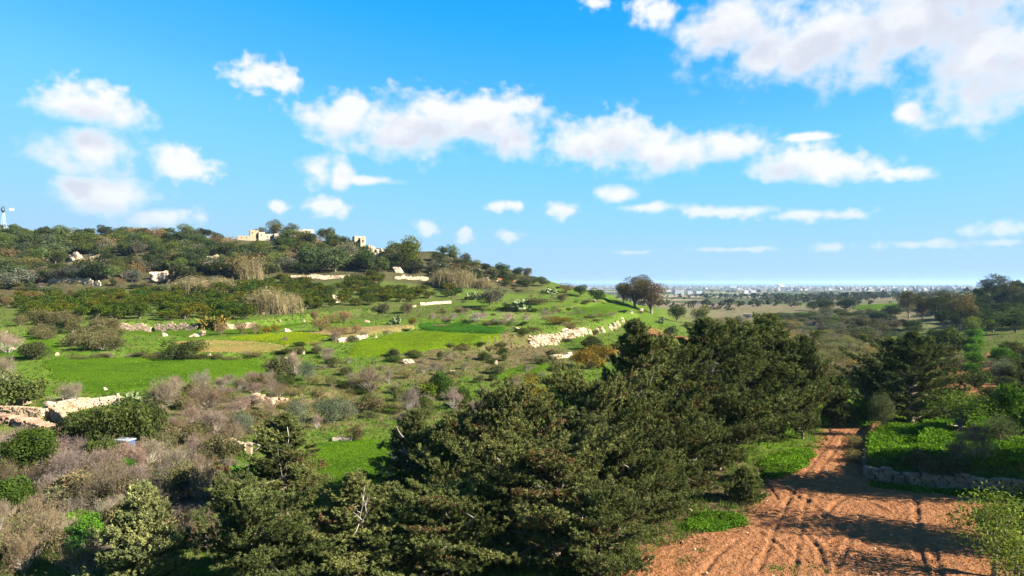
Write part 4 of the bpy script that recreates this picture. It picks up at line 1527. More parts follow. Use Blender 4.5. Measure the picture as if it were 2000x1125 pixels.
for q in scatter([(1780, 600), (1840, 640), (1900, 650), (1990, 655), (2040, 640), (2040, 570), (1930, 572), (1860, 590)], 85, 3.6, rr):
    plant('wood', (q.x, q.y, q.z - 0.1), rr.uniform(3.5, 6.5), rr.uniform(4, 7), 'tree', 'dark bushy tree in the thicket on the right slope', 'tree', 'thicket on the right slope', tint=(0.6, 0.7, 0.65))
for q in scatter([(1905, 800), (1955, 800), (2060, 830), (2060, 690), (1985, 680), (1950, 690)], 16, 2.6, rr):
    plant(rr.choice(['bush', 'olive', 'green']), (q.x, q.y, q.z - 0.1), rr.uniform(1.2, 2.6), rr.uniform(2, 3.4), 'garden_shrub', 'garden shrub right of the orchard path', 'shrub', 'garden shrubs right of the orchard path', tint=(0.9, 0.85, 0.85))
# scrubby valley floor beyond the row of cypresses
for q in scatter([(1330, 640), (1420, 625), (1560, 640), (1700, 690), (1760, 660), (1790, 690), (1690, 760), (1600, 740), (1540, 690)], 190, 2.2, rr):
    k = rr.choice(['scrub', 'scrub', 'reed', 'barefar', 'olive', 'brown', 'reed'])
    plant(k, (q.x, q.y, q.z - 0.1), rr.uniform(1.2, 3.2), rr.uniform(3.0, 6.5), 'valley_shrub', 'scrubby shrub on the valley floor behind the cypress row', 'shrub', 'shrubs on the valley floor', tint=(1.25, 1.25, 1.0) if k != 'reed' else (0.62, 0.72, 0.6))
for q in scatter([(1480, 628), (1620, 612), (1760, 612), (1790, 650), (1650, 680), (1540, 650)], 85, 3.5, rr):
    k = rr.choice(['scrub', 'wood', 'grey', 'barefar'])
    plant(k, (q.x, q.y, q.z - 0.1), rr.uniform(2.0, 4.0), rr.uniform(4, 9), 'hedge_shrub', 'hedge shrub along the far field edges', 'shrub', 'hedge shrubs along the far fields', tint=(0.75, 0.8, 0.8))

# ------------------------------------------------------------------ spur and valley trees
SP = [
    ('euca', 1240, 600, 58, 62, 'tree', 'brown green bushy tree at the tip of the terraced spur', (1, 0.95, 0.9)),
    ('euca', 1272, 612, 62, 60, 'tree', 'reddish brown tree leaning over the end of the spur', (1.15, 0.9, 0.9)),
    ('euca', 1218, 592, 40, 34, 'tree', 'left tree of the clump at the tip of the spur', (0.8, 0.9, 0.8)),
    ('euca', 1254, 585, 48, 46, 'tree', 'tall rear tree of the clump at the tip of the spur', (0.95, 0.9, 0.95)),
    ('wood', 1322, 628, 32, 36, 'tree', 'round green tree right of the spur', (1.2, 1.1, 1)),
    ('pine', 1365, 636, 40, 38, 'tree', 'olive green tree rising behind the cypress row', (1.05, 1, 0.9)),
    ('wood', 1310, 660, 24, 26, 'tree', 'small dark tree on the red slope', (0.9, 0.9, 0.9)),
    ('wood', 1166, 588, 26, 30, 'tree', 'dark bush on the far end of the spur terraces', (0.8, 0.9, 0.8)),
    ('wood', 1135, 578, 22, 28, 'tree', 'dark green tree on the spur skyline, right of centre', (0.8, 0.9, 0.8)),
    ('brown', 1105, 572, 20, 36, 'shrub', 'brown leafless looking bush on the spur skyline', (0.8, 0.75, 0.75)),
    ('euca', 1030, 545, 22, 22, 'tree', 'brown topped tree at the foot of the ridge skyline', (1.0, 0.9, 0.9)),
    ('wood', 1008, 540, 18, 24, 'tree', 'dark tree next to the brown topped one on the skyline', (0.8, 0.9, 0.8)),
    ('wood', 1060, 558, 18, 26, 'tree', 'low dark tree on the skyline below the ridge', (0.8, 0.9, 0.8)),
    ('grey', 957, 598, 38, 54, 'tree', 'grey domed tree on the upper spur terrace', (0.85, 0.8, 0.8)),
    ('bush', 1000, 606, 16, 34, 'shrub', 'dark bush beside the prickly pears on the spur', (0.9, 1, 0.9)),
    ('scrub', 1100, 590, 16, 24, 'shrub', 'round olive shrub on the slope of the spur', (1, 1, 1)),
    ('scrub', 1050, 595, 14, 60, 'shrub', 'low hedge like shrub along the spur bank', (1.1, 1, 1)),
    ('bush', 1160, 683, 26, 44, 'shrub', 'dark rounded shrub below the pale rock wall', (1.1, 0.95, 0.9)),
    ('bush', 1237, 640, 18, 28, 'shrub', 'dark shrub just above the tallest cypress', (0.9, 1, 0.9)),
    ('gold', 1150, 720, 40, 70, 'shrub', 'orange yellow bush left of the tallest cypress', (1, 0.85, 0.9)),
    ('gold', 1180, 700, 30, 60, 'shrub', 'orange bush touching the tallest cypress', (1, 0.85, 0.9)),
    ('gold', 1040, 790, 60, 60, 'shrub', 'yellow brown bush above the broad cypress', (0.95, 0.95, 0.9)),
    ('gold', 1100, 770, 44, 50, 'shrub', 'yellow bush behind the olive green bushy cypress', (1, 1, 0.9)),
    ('bare', 1010, 800, 70, 70, 'bare_shrub', 'leafless pale shrub inside the yellow brown bushes', (1, 1, 1)),
    ('brown', 1115, 648, 18, 30, 'shrub', 'brown shrub above the end of the pale rock wall', (0.9, 0.8, 0.8)),
    ('gold', 1090, 632, 14, 50, 'shrub', 'yellowing low hedge above the pale rock wall', (0.9, 0.9, 0.9)),
    ('bush', 358, 699, 34, 84, 'shrub', 'dark round bush standing in the bright green field', (0.95, 1, 0.9)),
    ('bush', 66, 702, 34, 58, 'shrub', 'dark grey green bush at the left edge of the green field', (1.0, 0.95, 1.1)),
    ('bush', 225, 880, 95, 130, 'shrub', 'big dark rounded bush beside the ruined walls', (1.05, 1.1, 0.9)),
    ('bush', 275, 872, 80, 90, 'shrub', 'dark bush merging with the big rounded one, right half', (1.0, 1.05, 0.9)),
    ('bush', 168, 862, 62, 80, 'shrub', 'dark bush at the left of the big rounded one', (1.0, 1.05, 0.9)),
    ('bush', 190, 905, 50, 70, 'shrub', 'low olive bush in front of the big rounded one', (1.2, 1.3, 1)),
    ('olive', 640, 826, 50, 56, 'olive_tree', 'silvery olive tree in the middle of the slope', (0.85, 0.95, 0.9)),
    ('olive', 672, 822, 40, 46, 'olive_tree', 'paler olive tree right of the silvery one', (1.1, 1.05, 1)),
    ('olive', 578, 832, 56, 44, 'olive_tree', 'grey olive tree left of the silvery one', (1.0, 1.0, 0.95)),
    ('olive', 472, 850, 46, 44, 'olive_tree', 'dark olive tree near the gate pillar', (0.8, 0.85, 0.85)),
    ('bush', 945 - 90, 775, 50, 50, 'shrub', 'deep green bush right of the round leafless tree', (1.0, 1.5, 0.8)),
    ('scrub', 720, 805, 30, 60, 'shrub', 'brown green shrub near the round leafless tree', (0.9, 0.8, 0.8)),
    ('scrub', 690, 862, 26, 36, 'shrub', 'dark brown shrub on the grass clearing', (0.7, 0.6, 0.6)),
    ('wood', 30, 800, 75, 90, 'tree', 'leafy olive brown tree over the ruined wall at the left edge', (1.4, 1.2, 1)),
    ('green', 40, 940, 90, 110, 'shrub', 'dense green thicket at the left edge below the ruin', (0.62, 0.42, 0.6)),
    ('green', 75, 885, 50, 70, 'shrub', 'green thicket top near the ruin terrace', (0.66, 0.45, 0.6)),
    ('green', 20, 1010, 80, 90, 'shrub', 'green thicket lower down at the left edge', (0.55, 0.4, 0.6)),
    ('green', 165, 1070, 60, 90, 'shrub', 'vivid green leafy patch among the leafless bushes, bottom left', (1.2, 1.15, 1)),
    ('green', 205, 1060, 40, 50, 'shrub', 'vivid green bush next to the grey green young cypress', (1.2, 1.15, 1)),
    ('green', 470, 950, 36, 70, 'shrub', 'low vivid green bush left of the pointed cypress', (1.1, 1.1, 1)),
    ('green', 245, 930, 34, 36, 'shrub', 'ivy green bush under the blue sheet', (0.8, 0.8, 0.8)),
    ('scrub', 340, 985, 80, 80, 'shrub', 'ivy covered brown thicket in the middle of the leafless bushes', (0.8, 0.85, 0.7)),
    ('scrub', 550, 740, 44, 60, 'shrub', 'grey green shrub against the edge of the bright field', (0.9, 1, 0.9)),
    ('olive', 598, 745, 40, 34, 'shrub', 'blue green shrub beside the grey green one', (0.8, 0.95, 0.9)),
    ('citrus', 1028 - 195, 790 - 8, 34, 46, 'shrub', 'glossy dark green shrub between two leafless trees', (0.9, 1.1, 0.9)),
    ('brown', 645, 632, 22, 30, 'shrub', 'orange brown bush at the head of the stubble field', (1.1, 0.95, 0.9)),
    ('brown', 672, 630, 24, 38, 'shrub', 'orange brown bush next to the first at the field head', (1.1, 0.95, 0.9)),
    ('brown', 626, 648, 28, 38, 'shrub', 'tan bush at the left of the stubble field corner', (1, 0.9, 0.8)),
    ('brown', 652, 656, 22, 24, 'shrub', 'tan bush in the stubble field corner', (0.9, 0.85, 0.8)),
    ('brown', 672, 655, 20, 24, 'shrub', 'third tan bush along the stubble field', (0.9, 0.85, 0.8)),
    ('brown', 694, 652, 22, 26, 'shrub', 'last tan bush along the stubble field', (0.95, 0.85, 0.8)),
    ('brown', 616, 622, 20, 18, 'shrub', 'small reddish bush above the stubble field', (0.9, 0.75, 0.8)),
    ('brown', 430, 655, 26, 26, 'shrub', 'first brown bush right of the dry banana clump', (0.85, 0.8, 0.8)),
    ('brown', 470, 653, 26, 26, 'shrub', 'second brown bush right of the dry banana clump', (0.85, 0.8, 0.8)),
    ('brown', 498, 652, 24, 24, 'shrub', 'third brown bush right of the dry banana clump', (0.85, 0.8, 0.8)),
    ('gold', 520, 651, 16, 18, 'shrub', 'yellowish bush at the end of the brown bushes', (0.9, 0.85, 0.9)),
    ('gold', 538, 648, 16, 16, 'shrub', 'last yellowish bush before the flower field', (0.9, 0.85, 0.9)),
    ('gold', 805, 636, 14, 16, 'shrub', 'orange bush beside the prickly pear at the field head', (0.9, 0.85, 0.9)),
    ('bush', 612, 603, 24, 40, 'shrub', 'dark bush left of the big pale boulder', (0.8, 0.9, 0.8)),
    ('wood', 660, 800 - 50, 10, 12, 'shrub', 'tiny dark shrub on the slope below the flower field', (1, 1, 1)),
    ('scrub', 745, 612, 22, 36, 'shrub', 'olive round shrub with a shadow right of the boulder', (0.9, 1, 0.9)),
    ('scrub', 790, 612, 22, 30, 'shrub', 'grey brown shrub right of the olive round shrub', (0.9, 0.85, 0.9)),
]
for kind, px, py, h, w, nm, lab, tint in SP:
    plant_px(kind, px, py, h, w, nm, lab, 'tree' if 'tree' in nm else 'shrub', None, tint=tint)

BA = [  # leafless shrubs that stand out one by one: base column and row, height, width
    ('barebig', 135, 790, 54, 92, 'wide pale leafless tree behind the dry stone wall', 0), ('barebig', 325, 785, 56, 100, 'leafless brown thicket right of the prickly pear', 1),
    ('barebig', 395, 770, 58, 70, 'leafless grey shrub at the lower edge of the green field', 0), ('barebig', 410, 800, 50, 100, 'wide leafless grey thicket below the green field', 1),
    ('bare', 575, 740, 62, 60, 'pinkish leafless shrub beside the blue green shrub', 0), ('bare', 722, 766, 58, 78, 'fan shaped pinkish leafless shrub on the slope', 2),
    ('bare', 760, 752, 36, 26, 'thin leafless shrub right of the fan shaped one', 0), ('bare', 800, 812, 76, 78, 'round grey leafless tree in front of the deep green bush', 1),
    ('bare', 886, 800, 50, 48, 'small pinkish leafless tree, rightmost on the open slope', 2), ('bare', 620, 838, 34, 40, 'small leafless tree with a white trunk above the clearing', 0),
    ('bare', 860, 735, 30, 40, 'low grey leafless shrub by the white boulder', 1), ('bare', 845, 725, 24, 30, 'pale leafless shrub above the white boulder', 1),
    ('barebig', 340, 850, 44, 80, 'brown leafless shrub above the broken wall', 1), ('barebig', 420, 850, 60, 90, 'grey leafless tree near the gate pillar', 0),
    ('barebig', 210, 1000, 110, 150, 'large tangle of leafless branches, lower left', 1), ('barebig', 330, 960, 110, 130, 'tall leafless tangle with pale stems, left foreground', 0),
    ('barebig', 400, 985, 90, 110, 'leafless tangle left of the pointed cypress', 1), ('barebig', 130, 950, 90, 110, 'leafless pinkish bush below the ruin terrace', 2),
    ('barebig', 60, 1090, 130, 170, 'dry tangled bush filling the bottom left corner', 1), ('barebig', 160, 1130, 110, 150, 'dry bush at the bottom edge left of the grey green cypress', 1),
    ('barebig', 390, 1075, 90, 110, 'leafless bush right of the grey green young cypress', 1), ('barebig', 250, 915, 60, 90, 'leafless bush in front of the blue sheet', 2),
    ('barebig', 290, 905, 60, 90, 'leafless bush right of the blue sheet', 0), ('barebig', 130, 890, 50, 80, 'pink grey leafless bush along the rubble terrace', 2),
    ('bare', 15, 690, 50, 70, 'leafless pink shrub at the left edge of the green field', 2), ('barebig', 10, 745, 60, 80, 'leafless thicket at the left edge above the ruin', 0),
    ('bare', 555, 667, 14, 18, 'wispy leafless shrub in the flower field', 1), ('bare', 618, 690, 20, 40, 'leafless shrub at the end of the stubble field', 0),
    ('bare', 655, 668, 28, 26, 'reddish leafless shrub in front of the stubble field', 2), ('bare', 640, 700, 26, 50, 'brown leafless thicket below the stubble field', 0),
    ('bare', 780, 905, 60, 50, 'leafless shrub behind the white dead tree', 1), ('bare', 925, 820, 40, 70, 'pinkish leafless bush above the broad cypress', 2),
]
for k, px, py, h, w, lab, v in BA:
    plant_px(k, px, py, h, w, 'bare_shrub', lab, 'shrub', 'leafless shrubs', variant=v)
for i, (px, py, w) in enumerate([(845, 622, 24), (885, 624, 28), (930, 628, 40), (945, 622, 30), (993, 627, 38), (1027, 626, 28), (870, 628, 22), (965, 630, 20)]):
    plant_px('barefar', px, py, w * 0.55, w, 'almond_shrub', 'leafless mauve shrub in the row edging the pale pasture', 'shrub', 'leafless shrubs edging the pale pasture', variant=0)

# cactus and reeds
for px, py, h, w, lab in [(1012, 606, 24, 44, 'round clump of prickly pear on the spur terrace'), (772, 634, 20, 32, 'prickly pear clump at the head of the flower field'), (262, 786, 28, 40, 'prickly pear behind the dark rounded bush'),
                          (925, 585, 20, 34, 'prickly pear beside the grey domed tree'), (860, 535, 20, 46, 'prickly pear clump at the foot of the wooded ridge'), (1078, 574, 14, 36, 'prickly pear clump high on the spur'),
                          (228, 793, 16, 24, 'small prickly pear by the end of the dry stone wall'), (925, 535, 16, 30, 'prickly pear clump near the skyline rocks'), (1290, 632, 14, 22, 'prickly pear under the brown tree of the spur')]:
    plant_px('cactus', px, py, h, w, 'prickly_pear', lab, 'cactus', 'prickly pears', tint=(1, 1, 1))
for px, py, h, w, lab in [(375, 575, 36, 84, 'tall tan reed bed on the left of the orchard'), (430, 570, 30, 60, 'tan reed bed behind the first one'), (530, 612, 50, 90, 'large pale reed bed above the field walls'), (575, 608, 36, 44, 'right end of the large pale reed bed'),
                          (868, 558, 34, 60, 'tan reed bed below the ridge'), (905, 560, 36, 56, 'green tan reed bed right of the first one below the ridge'), (945, 562, 20, 40, 'low dry reeds at the end of the orchard'),
                          (490, 545, 40, 60, 'brown reedy thicket under the farmhouse')]:
    plant_px('reed', px, py, h, w, 'reed_bed', lab, 'reeds', 'reed beds', tint=(1, 1, 1))
for px, py, w in [(1640, 632, 40), (1665, 632, 40), (1690, 634, 40), (1720, 636, 40), (1745, 638, 34)]:
    plant_px('reed', px, py, 14, w, 'reed_bed', 'reddish strip of reeds across the valley floor', 'reeds', 'reeds across the valley floor', tint=(0.8, 0.65, 0.75))


def banana(px, py, hpx, wpx):
    p = at(px, py)
    s = p.y / FPX
    r = np.random.default_rng(9)
    root = link('banana_clump', None, None, p)
    tag(root, 'clump of dry yellow banana leaves in front of the field wall', 'banana')
    for i in range(26):
        x, y = r.uniform(-0.5, 0.5) * wpx * s * 0.85, r.uniform(-0.5, 0.5) * 2
        h = hpx * s * r.uniform(0.55, 0.9)
        mb = MB()
        mb.tube([(x, y, -0.1), (x + 0.05, y, h * 0.55)], [0.10, 0.07], 5, (0.34, 0.24, 0.09))
        for k in range(6):
            a = r.uniform(0, 6.28)
            q = curve_pts((x, y, h * 0.5), (math.cos(a) * 0.6, math.sin(a) * 0.6, 1), h * 0.65, 4, r, 0.22 + 0.2 * (k % 2), 0.1)
            sd = np.array([-math.sin(a), math.cos(a), 0]) * 0.16
            w = np.array([0.3, 1, 1, 0.8, 0.1])[:, None]
            v = np.concatenate([q - sd * w, q + sd * w])
            c = (0.42, 0.30, 0.07) if r.uniform() < 0.6 else (0.16, 0.20, 0.04)
            mb.add(v, [(j, j + 1, j + 6, j + 5) for j in range(4)], np.array(c) * r.uniform(0.7, 1.3))
        link('stalk', mb.mesh('stalk', M_LEAF), root)


banana(415, 642, 40, 70)

# ------------------------------------------------------------------ wooded ridge and orchard
KEEP = []                                                     # spots kept clear: houses and rock outcrops, in photo pixels
for a in [(505, 462, 44, 10), (703, 468, 16, 10), (160, 502, 38, 8), (310, 537, 26, 8), (735, 488, 20, 14), (835, 482, 26, 8), (415, 502, 14, 8), (150, 552, 50, 5), (640, 537, 40, 6), (800, 540, 50, 5), (660, 582, 12, 8)]:
    KEEP.append(a)


def clear(px, py):
    return not any(abs(px - a[0]) < a[2] and -4 < py - a[1] < a[3] + 22 for a in KEEP)


def project(q):
    return 1000 + q.x / q.y * FPX, HOR - (q.z - CAMZ) / q.y * FPX


def wood_label(px, py):
    if py < 470 and px < 440:
        return 'dark bushy tree along the top of the left ridge', 'trees along the top of the left ridge'
    if px < 330:
        return 'dark green tree in the left part of the hillside wood', 'left part of the hillside wood'
    if px < 620:
        return 'dark green tree in the wood below the farmhouse', 'wood below the farmhouse'
    if px < 800:
        return 'dark rounded tree in the wood under the small white house', 'wood under the small white house'
    return 'dark tree on the descending end of the wooded ridge', 'descending end of the wooded ridge'


rw = np.random.default_rng(77)
for q in scatter([(-40, 550), (250, 545), (560, 538), (850, 540), (900, 556), (560, 562), (330, 578), (-40, 605)], 95, 3.0, rw):
    px, py = project(q)
    if not clear(px, py):
        continue
    k = rw.choice(['scrub', 'brown', 'grey', 'citrus', 'wood', 'barefar'])
    plant(k, (q.x, q.y, q.z - 0.1), rw.uniform(1.4, 3.6), rw.uniform(3.0, 6.0), 'scrub_bush', 'mixed shrub in the scrubby band between wood and orchard', 'shrub', 'scrubby band between wood and orchard', tint=(0.85, 0.8, 0.75))
nw = 0
for q in scatter(WOOD_PX, 300, 3.3, rw):
    px, py = project(q)
    if not clear(px, py):
        continue
    u = rw.uniform()
    k = 'wood' if u < 0.64 else ('grey' if u < 0.78 else ('pine' if u < 0.93 else 'brown'))
    h = rw.uniform(4.2, 7.0) * (0.6 if py < 462 else 1.0) * (0.75 if px > 840 else 1)
    lab, grp = wood_label(px, py)
    lab = lab.replace('dark', {'grey': 'greyish', 'pine': 'yellow green', 'brown': 'brown', 'wood': 'dark'}[k], 1)
    kk = rw.uniform(0.5, 1.15)
    plant(k, (q.x, q.y, q.z - 0.2), h, rw.uniform(6.5, 10.5) * (0.8 if py < 462 else 1) * (0.75 if px > 840 else 1), 'hillside_tree', lab, 'tree', grp, tint=(kk * rw.uniform(0.9, 1.1), kk, kk * rw.uniform(0.8, 1.1)))
    nw += 1
for kind, px, py, h, w, lab, tint in [
    ('euca', 537, 470, 42, 36, 'tall rounded tree on the skyline just right of the farmhouse', (0.9, 1, 0.8)), ('euca', 570, 468, 36, 30, 'second tall skyline tree, left of the white flat roofed house', (0.9, 1, 0.8)),
    ('euca', 508, 466, 30, 30, 'skyline tree directly behind the farmhouse', (0.8, 0.95, 0.8)), ('pine', 672, 468, 26, 28, 'bushy skyline tree left of the small white house', (0.9, 0.9, 0.9)), ('wood', 640, 470, 30, 34, 'brownish skyline tree right of the flat roofed house', (1.1, 0.95, 0.9)),
    ('pine', 790, 528, 66, 62, 'spreading pine in front of the pale cliff', (0.95, 0.95, 0.8)), ('pine', 805, 487, 20, 50, 'flat crowned pine above the pale cliff', (0.9, 1, 0.8)), ('pine', 883, 510, 32, 24, 'pine at the end of the rocky skyline', (0.9, 1, 0.8)),
    ('wood', 610, 530, 50, 50, 'large round dark tree at the foot of the wood', (0.85, 0.95, 0.9)), ('wood', 655, 530, 48, 54, 'round dark tree second from the left at the foot of the wood', (0.9, 1, 0.9)), ('grey', 683, 522, 46, 30, 'grey crowned tree between the round dark ones', (0.9, 0.85, 0.85)),
    ('wood', 712, 530, 40, 44, 'round dark tree below the small white house', (0.85, 0.95, 0.9)), ('brown', 478, 545, 52, 70, 'large brownish golden tree under the farmhouse', (0.8, 0.85, 0.7)), ('grey', 35, 562, 38, 60, 'grey green olive tree at the left edge under the wood', (0.9, 0.95, 1)),
    ('grey', 258, 552, 28, 34, 'small grey olive tree beside the pale rock slab', (0.8, 0.85, 0.9)), ('pine', 150, 487, 34, 90, 'broad yellow green pine clump on the left hillside', (1.15, 1.1, 0.9)), ('pine', 225, 484, 28, 50, 'yellow green pine right of the broad clump', (1.15, 1.1, 0.9)),
]:
    if py <= 470 and px < 660:                                # these stand behind the houses
        q = None
        while q is None:
            q = at(px, py)
            py += 1
        q = Vector((q.x * 1.05, q.y * 1.05, 0))
        plant(kind, (q.x, q.y, tz(q.x, q.y) - 0.3), h * q.y / FPX, w * q.y / FPX, 'tree', lab, 'tree', None, tint=tint)
    else:
        plant_px(kind, px, py, h, w, 'tree', lab, 'tree', None, tint=tint)
ORCH = [(20, 590), (200, 578), (330, 570), (560, 554), (850, 548), (905, 582), (720, 598), (600, 605), (480, 624), (235, 627), (60, 632)]
for q in scatter(ORCH, 270, 2.5, rw):
    px, py = project(q)
    if not clear(px, py):
        continue
    side = 'right of the large reed bed' if px > 590 else ('above the long field wall' if px > 210 else 'at the left end of the terraces')
    plant('citrus', (q.x, q.y, q.z - 0.1), rw.uniform(2.2, 3.6), rw.uniform(3.4, 5.2), 'citrus_tree', 'low rounded citrus tree in the orchard ' + side, 'tree', 'citrus orchard ' + side, tint=(0.70 * (1 + 0.14 * rw.normal()), 0.76, 0.6))
# olive brown scrub patches on the left
for q in scatter([(20, 640), (120, 625), (200, 640), (250, 668), (215, 692), (130, 680), (40, 655)], 26, 2.6, rw):
    plant('scrub', (q.x, q.y, q.z - 0.1), rw.uniform(1.8, 3.4), rw.uniform(3, 5.2), 'thicket_shrub', 'olive brown shrub in the thicket above the green field', 'shrub', 'thicket above the green field', tint=(1, 1, 0.9))
# low brown shrubs all over the rough slope
SLOPE = [(520, 720), (620, 690), (760, 690), (890, 675), (1020, 680), (1100, 690), (1090, 730), (1000, 770), (880, 830), (760, 830), (640, 790), (560, 780)]
for q in scatter(SLOPE, 85, 2.1, rw):
    k = rw.choice(['scrub', 'scrub', 'barefar', 'brown', 'bush', 'bare'])
    plant(k, (q.x, q.y, q.z - 0.05), rw.uniform(0.6, 1.6), rw.uniform(1.5, 3.2), 'low_shrub', 'low brownish shrub on the rough slope below the flower field', 'shrub', 'low shrubs on the rough slope', tint=(0.85, 1.0, 0.75))
for q in scatter([(330, 760), (520, 745), (560, 800), (500, 850), (420, 880), (300, 870), (320, 800)], 45, 1.8, rw):
    k = rw.choice(['scrub', 'barebig', 'bare', 'barebig'])
    plant(k, (q.x, q.y, q.z - 0.05), rw.uniform(1.0, 2.6), rw.uniform(2.0, 4.2), 'low_shrub', 'low brownish shrub on the slope below the bright green field', 'shrub', 'low shrubs below the bright green field', tint=(1, 0.95, 0.9))
for q in scatter([(0, 860), (120, 860), (330, 880), (450, 900), (430, 1010), (330, 1110), (-30, 1160), (-30, 900)], 60, 1.5, rw):
    k = rw.choice(['barebig', 'barebig', 'bare', 'scrub'])
    plant(k, (q.x, q.y, q.z - 0.05), rw.uniform(1.2, 2.6), rw.uniform(2.2, 4.0), 'low_shrub', 'low shrub in the leafless thicket of the left foreground', 'shrub', 'leafless thicket of the left foreground')
for q in scatter([(840, 590), (960, 570), (1100, 565), (1200, 585), (1240, 610), (1130, 640), (1000, 640), (850, 640)], 75, 3.2, rw):
    k = rw.choice(['scrub', 'barefar', 'brown'])
    plant(k, (q.x, q.y, q.z - 0.05), rw.uniform(0.5, 1.3), rw.uniform(1.5, 4.0), 'low_shrub', 'low shrub along the banks of the terraced spur', 'shrub', 'low shrubs along the spur banks', tint=(1, 0.95, 0.9))

# trees on the shoulder of the ridge and shrubs along the terrace banks
for q in scatter([(850, 492), (960, 526), (1065, 554), (1000, 562), (850, 540)], 34, 4.0, rw):
    plant(rw.choice(['wood', 'wood', 'pine', 'grey']), (q.x, q.y, q.z - 0.2), rw.uniform(2.2, 4.2), rw.uniform(3.5, 6.5), 'hillside_tree', 'dark tree on the descending end of the wooded ridge', 'tree', 'descending end of the wooded ridge', tint=(0.7, 0.72, 0.65))
for i, a, b, n in [(1, 120, 640, 26), (2, 640, 1030, 22), (3, 900, 1250, 26), (4, 900, 1250, 20), (5, 850, 1150, 16), (6, 380, 780, 24)]:
    for (x, y) in terrace_path(i, a, b, n, 0.6):
        if rw.uniform() < 0.4:
            continue
        x, y = x + rw.normal() * 0.8, y + rw.normal() * 0.5
        k = rw.choice(['scrub', 'brown', 'barefar', 'bush'])
        plant(k, (x, y, tz(x, y) - 0.05), rw.uniform(0.5, 1.25), rw.uniform(1.4, 3.4), 'bank_shrub', 'small shrub growing along a terrace bank', 'shrub', 'shrubs along the terrace banks', tint=(0.9, 0.98, 0.75))

# the same hillside, orchard and scrub go on past the edges of the view
for q in scatter([(-420, 450), (-60, 446), (-60, 556), (-420, 560)], 45, 6.0, rw):
    kk = rw.uniform(0.5, 1.1)
    plant(rw.choice(['wood', 'wood', 'grey', 'pine']), (q.x, q.y, q.z - 0.2), rw.uniform(3.8, 6.5), rw.uniform(6.5, 10.5), 'hillside_tree', 'hillside tree beyond the left edge of the view', 'tree', 'trees beyond the left edge', tint=(kk, kk, kk))
for q in scatter([(-420, 570), (-60, 570), (-60, 1100), (-420, 1100)], 45, 3.8, rw):
    far_ = q.y > 150
    plant('citrus' if far_ else rw.choice(['scrub', 'bush', 'barebig', 'bare']), (q.x, q.y, q.z - 0.1), rw.uniform(1.4, 3.2), rw.uniform(2.6, 5.0), 'shrub', 'shrub beyond the left edge of the view', 'shrub', 'shrubs beyond the left edge')
for q in scatter([(2060, 570), (2350, 560), (2350, 900), (2060, 850)], 30, 4.5, rw):
    plant(rw.choice(['wood', 'bush', 'olive', 'scrub']), (q.x, q.y, q.z - 0.1), rw.uniform(1.8, 4.5), rw.uniform(3.5, 6.5), 'shrub', 'shrub beyond the right edge of the view', 'shrub', 'shrubs beyond the right edge', tint=(0.8, 0.85, 0.8))


# ------------------------------------------------------------------ stone walls, rocks
def rounded_block(seed):
    """a rough block of 48 triangles"""
    r = np.random.default_rng(seed)
    g = [-1.0, 0.0, 1.0]
    vid, v = {}, []
    for x in g:
        for y in g:
            for z in g:
                if abs(x) == 1 or abs(y) == 1 or abs(z) == 1:
                    vid[(x, y, z)] = len(v)
                    p = np.array([x, y, z])
                    p = p / (np.sum(np.abs(p) ** 9) ** (1 / 9))
                    v.append(p * (1 + r.normal(size=3) * 0.085))
    f = []
    for ax in range(3):
        for s in g[::2]:
            for a in (-1.0, 0.0):
                for b in (-1.0, 0.0):
                    q = []
                    for (da, db) in ((0, 0), (1, 0), (1, 1), (0, 1)):
                        c = [0, 0, 0]
                        c[ax] = s
                        c[(ax + 1) % 3] = a + da
                        c[(ax + 2) % 3] = b + db
                        q.append(vid[tuple(float(w) for w in c)])
                    f.append(q if s > 0 else q[::-1])
    return np.array(v) * 0.5, np.array(f)


BLOCKS = [rounded_block(i) for i in range(8)]
BLOCK_ME = []
for i, (v, f) in enumerate(BLOCKS):
    BLOCK_ME.append(make_mesh('stone', v, f, M_WALLSTONE, np.ones((len(v), 3)), False))


def stone_layout(path, height, sw, sh, r, ragged=0.35, depth=0.45):
    """spots of the stones of a dry wall along a ground path"""
    path = np.array(path, float)
    seg = np.linalg.norm(np.diff(path, axis=0), axis=1)
    cum = np.concatenate([[0], np.cumsum(seg)])
    n_c = max(2, int(round(height / sh)))
    out = []
    for c in range(n_c):
        s = r.uniform(0, sw * 0.5)
        while s < cum[-1]:
            w = sw * r.uniform(0.6, 1.45)
            k = min(np.searchsorted(cum, s, 'right') - 1, len(seg) - 1)
            t = (s - cum[k]) / seg[k]
            xy = path[k] + (path[k + 1] - path[k]) * t
            top = 1 - ragged * max(0, fbm(np.array([s / 2.6]), np.array([3.3 + cum[-1]]), 2, 8)[0] + 0.25)
            if (c + 0.5) / n_c <= top or c < 2:
                ang = math.atan2(*(path[k + 1] - path[k])[::-1])
                z = tz(*xy)
                out.append(((xy[0] + r.normal() * 0.03, xy[1] + r.normal() * 0.03, z - 0.12 + (c + 0.5) * sh), (w * 1.06, depth * r.uniform(0.8, 1.15), sh * r.uniform(0.92, 1.3)), ang + r.normal() * 0.08))
            s += w
    return out


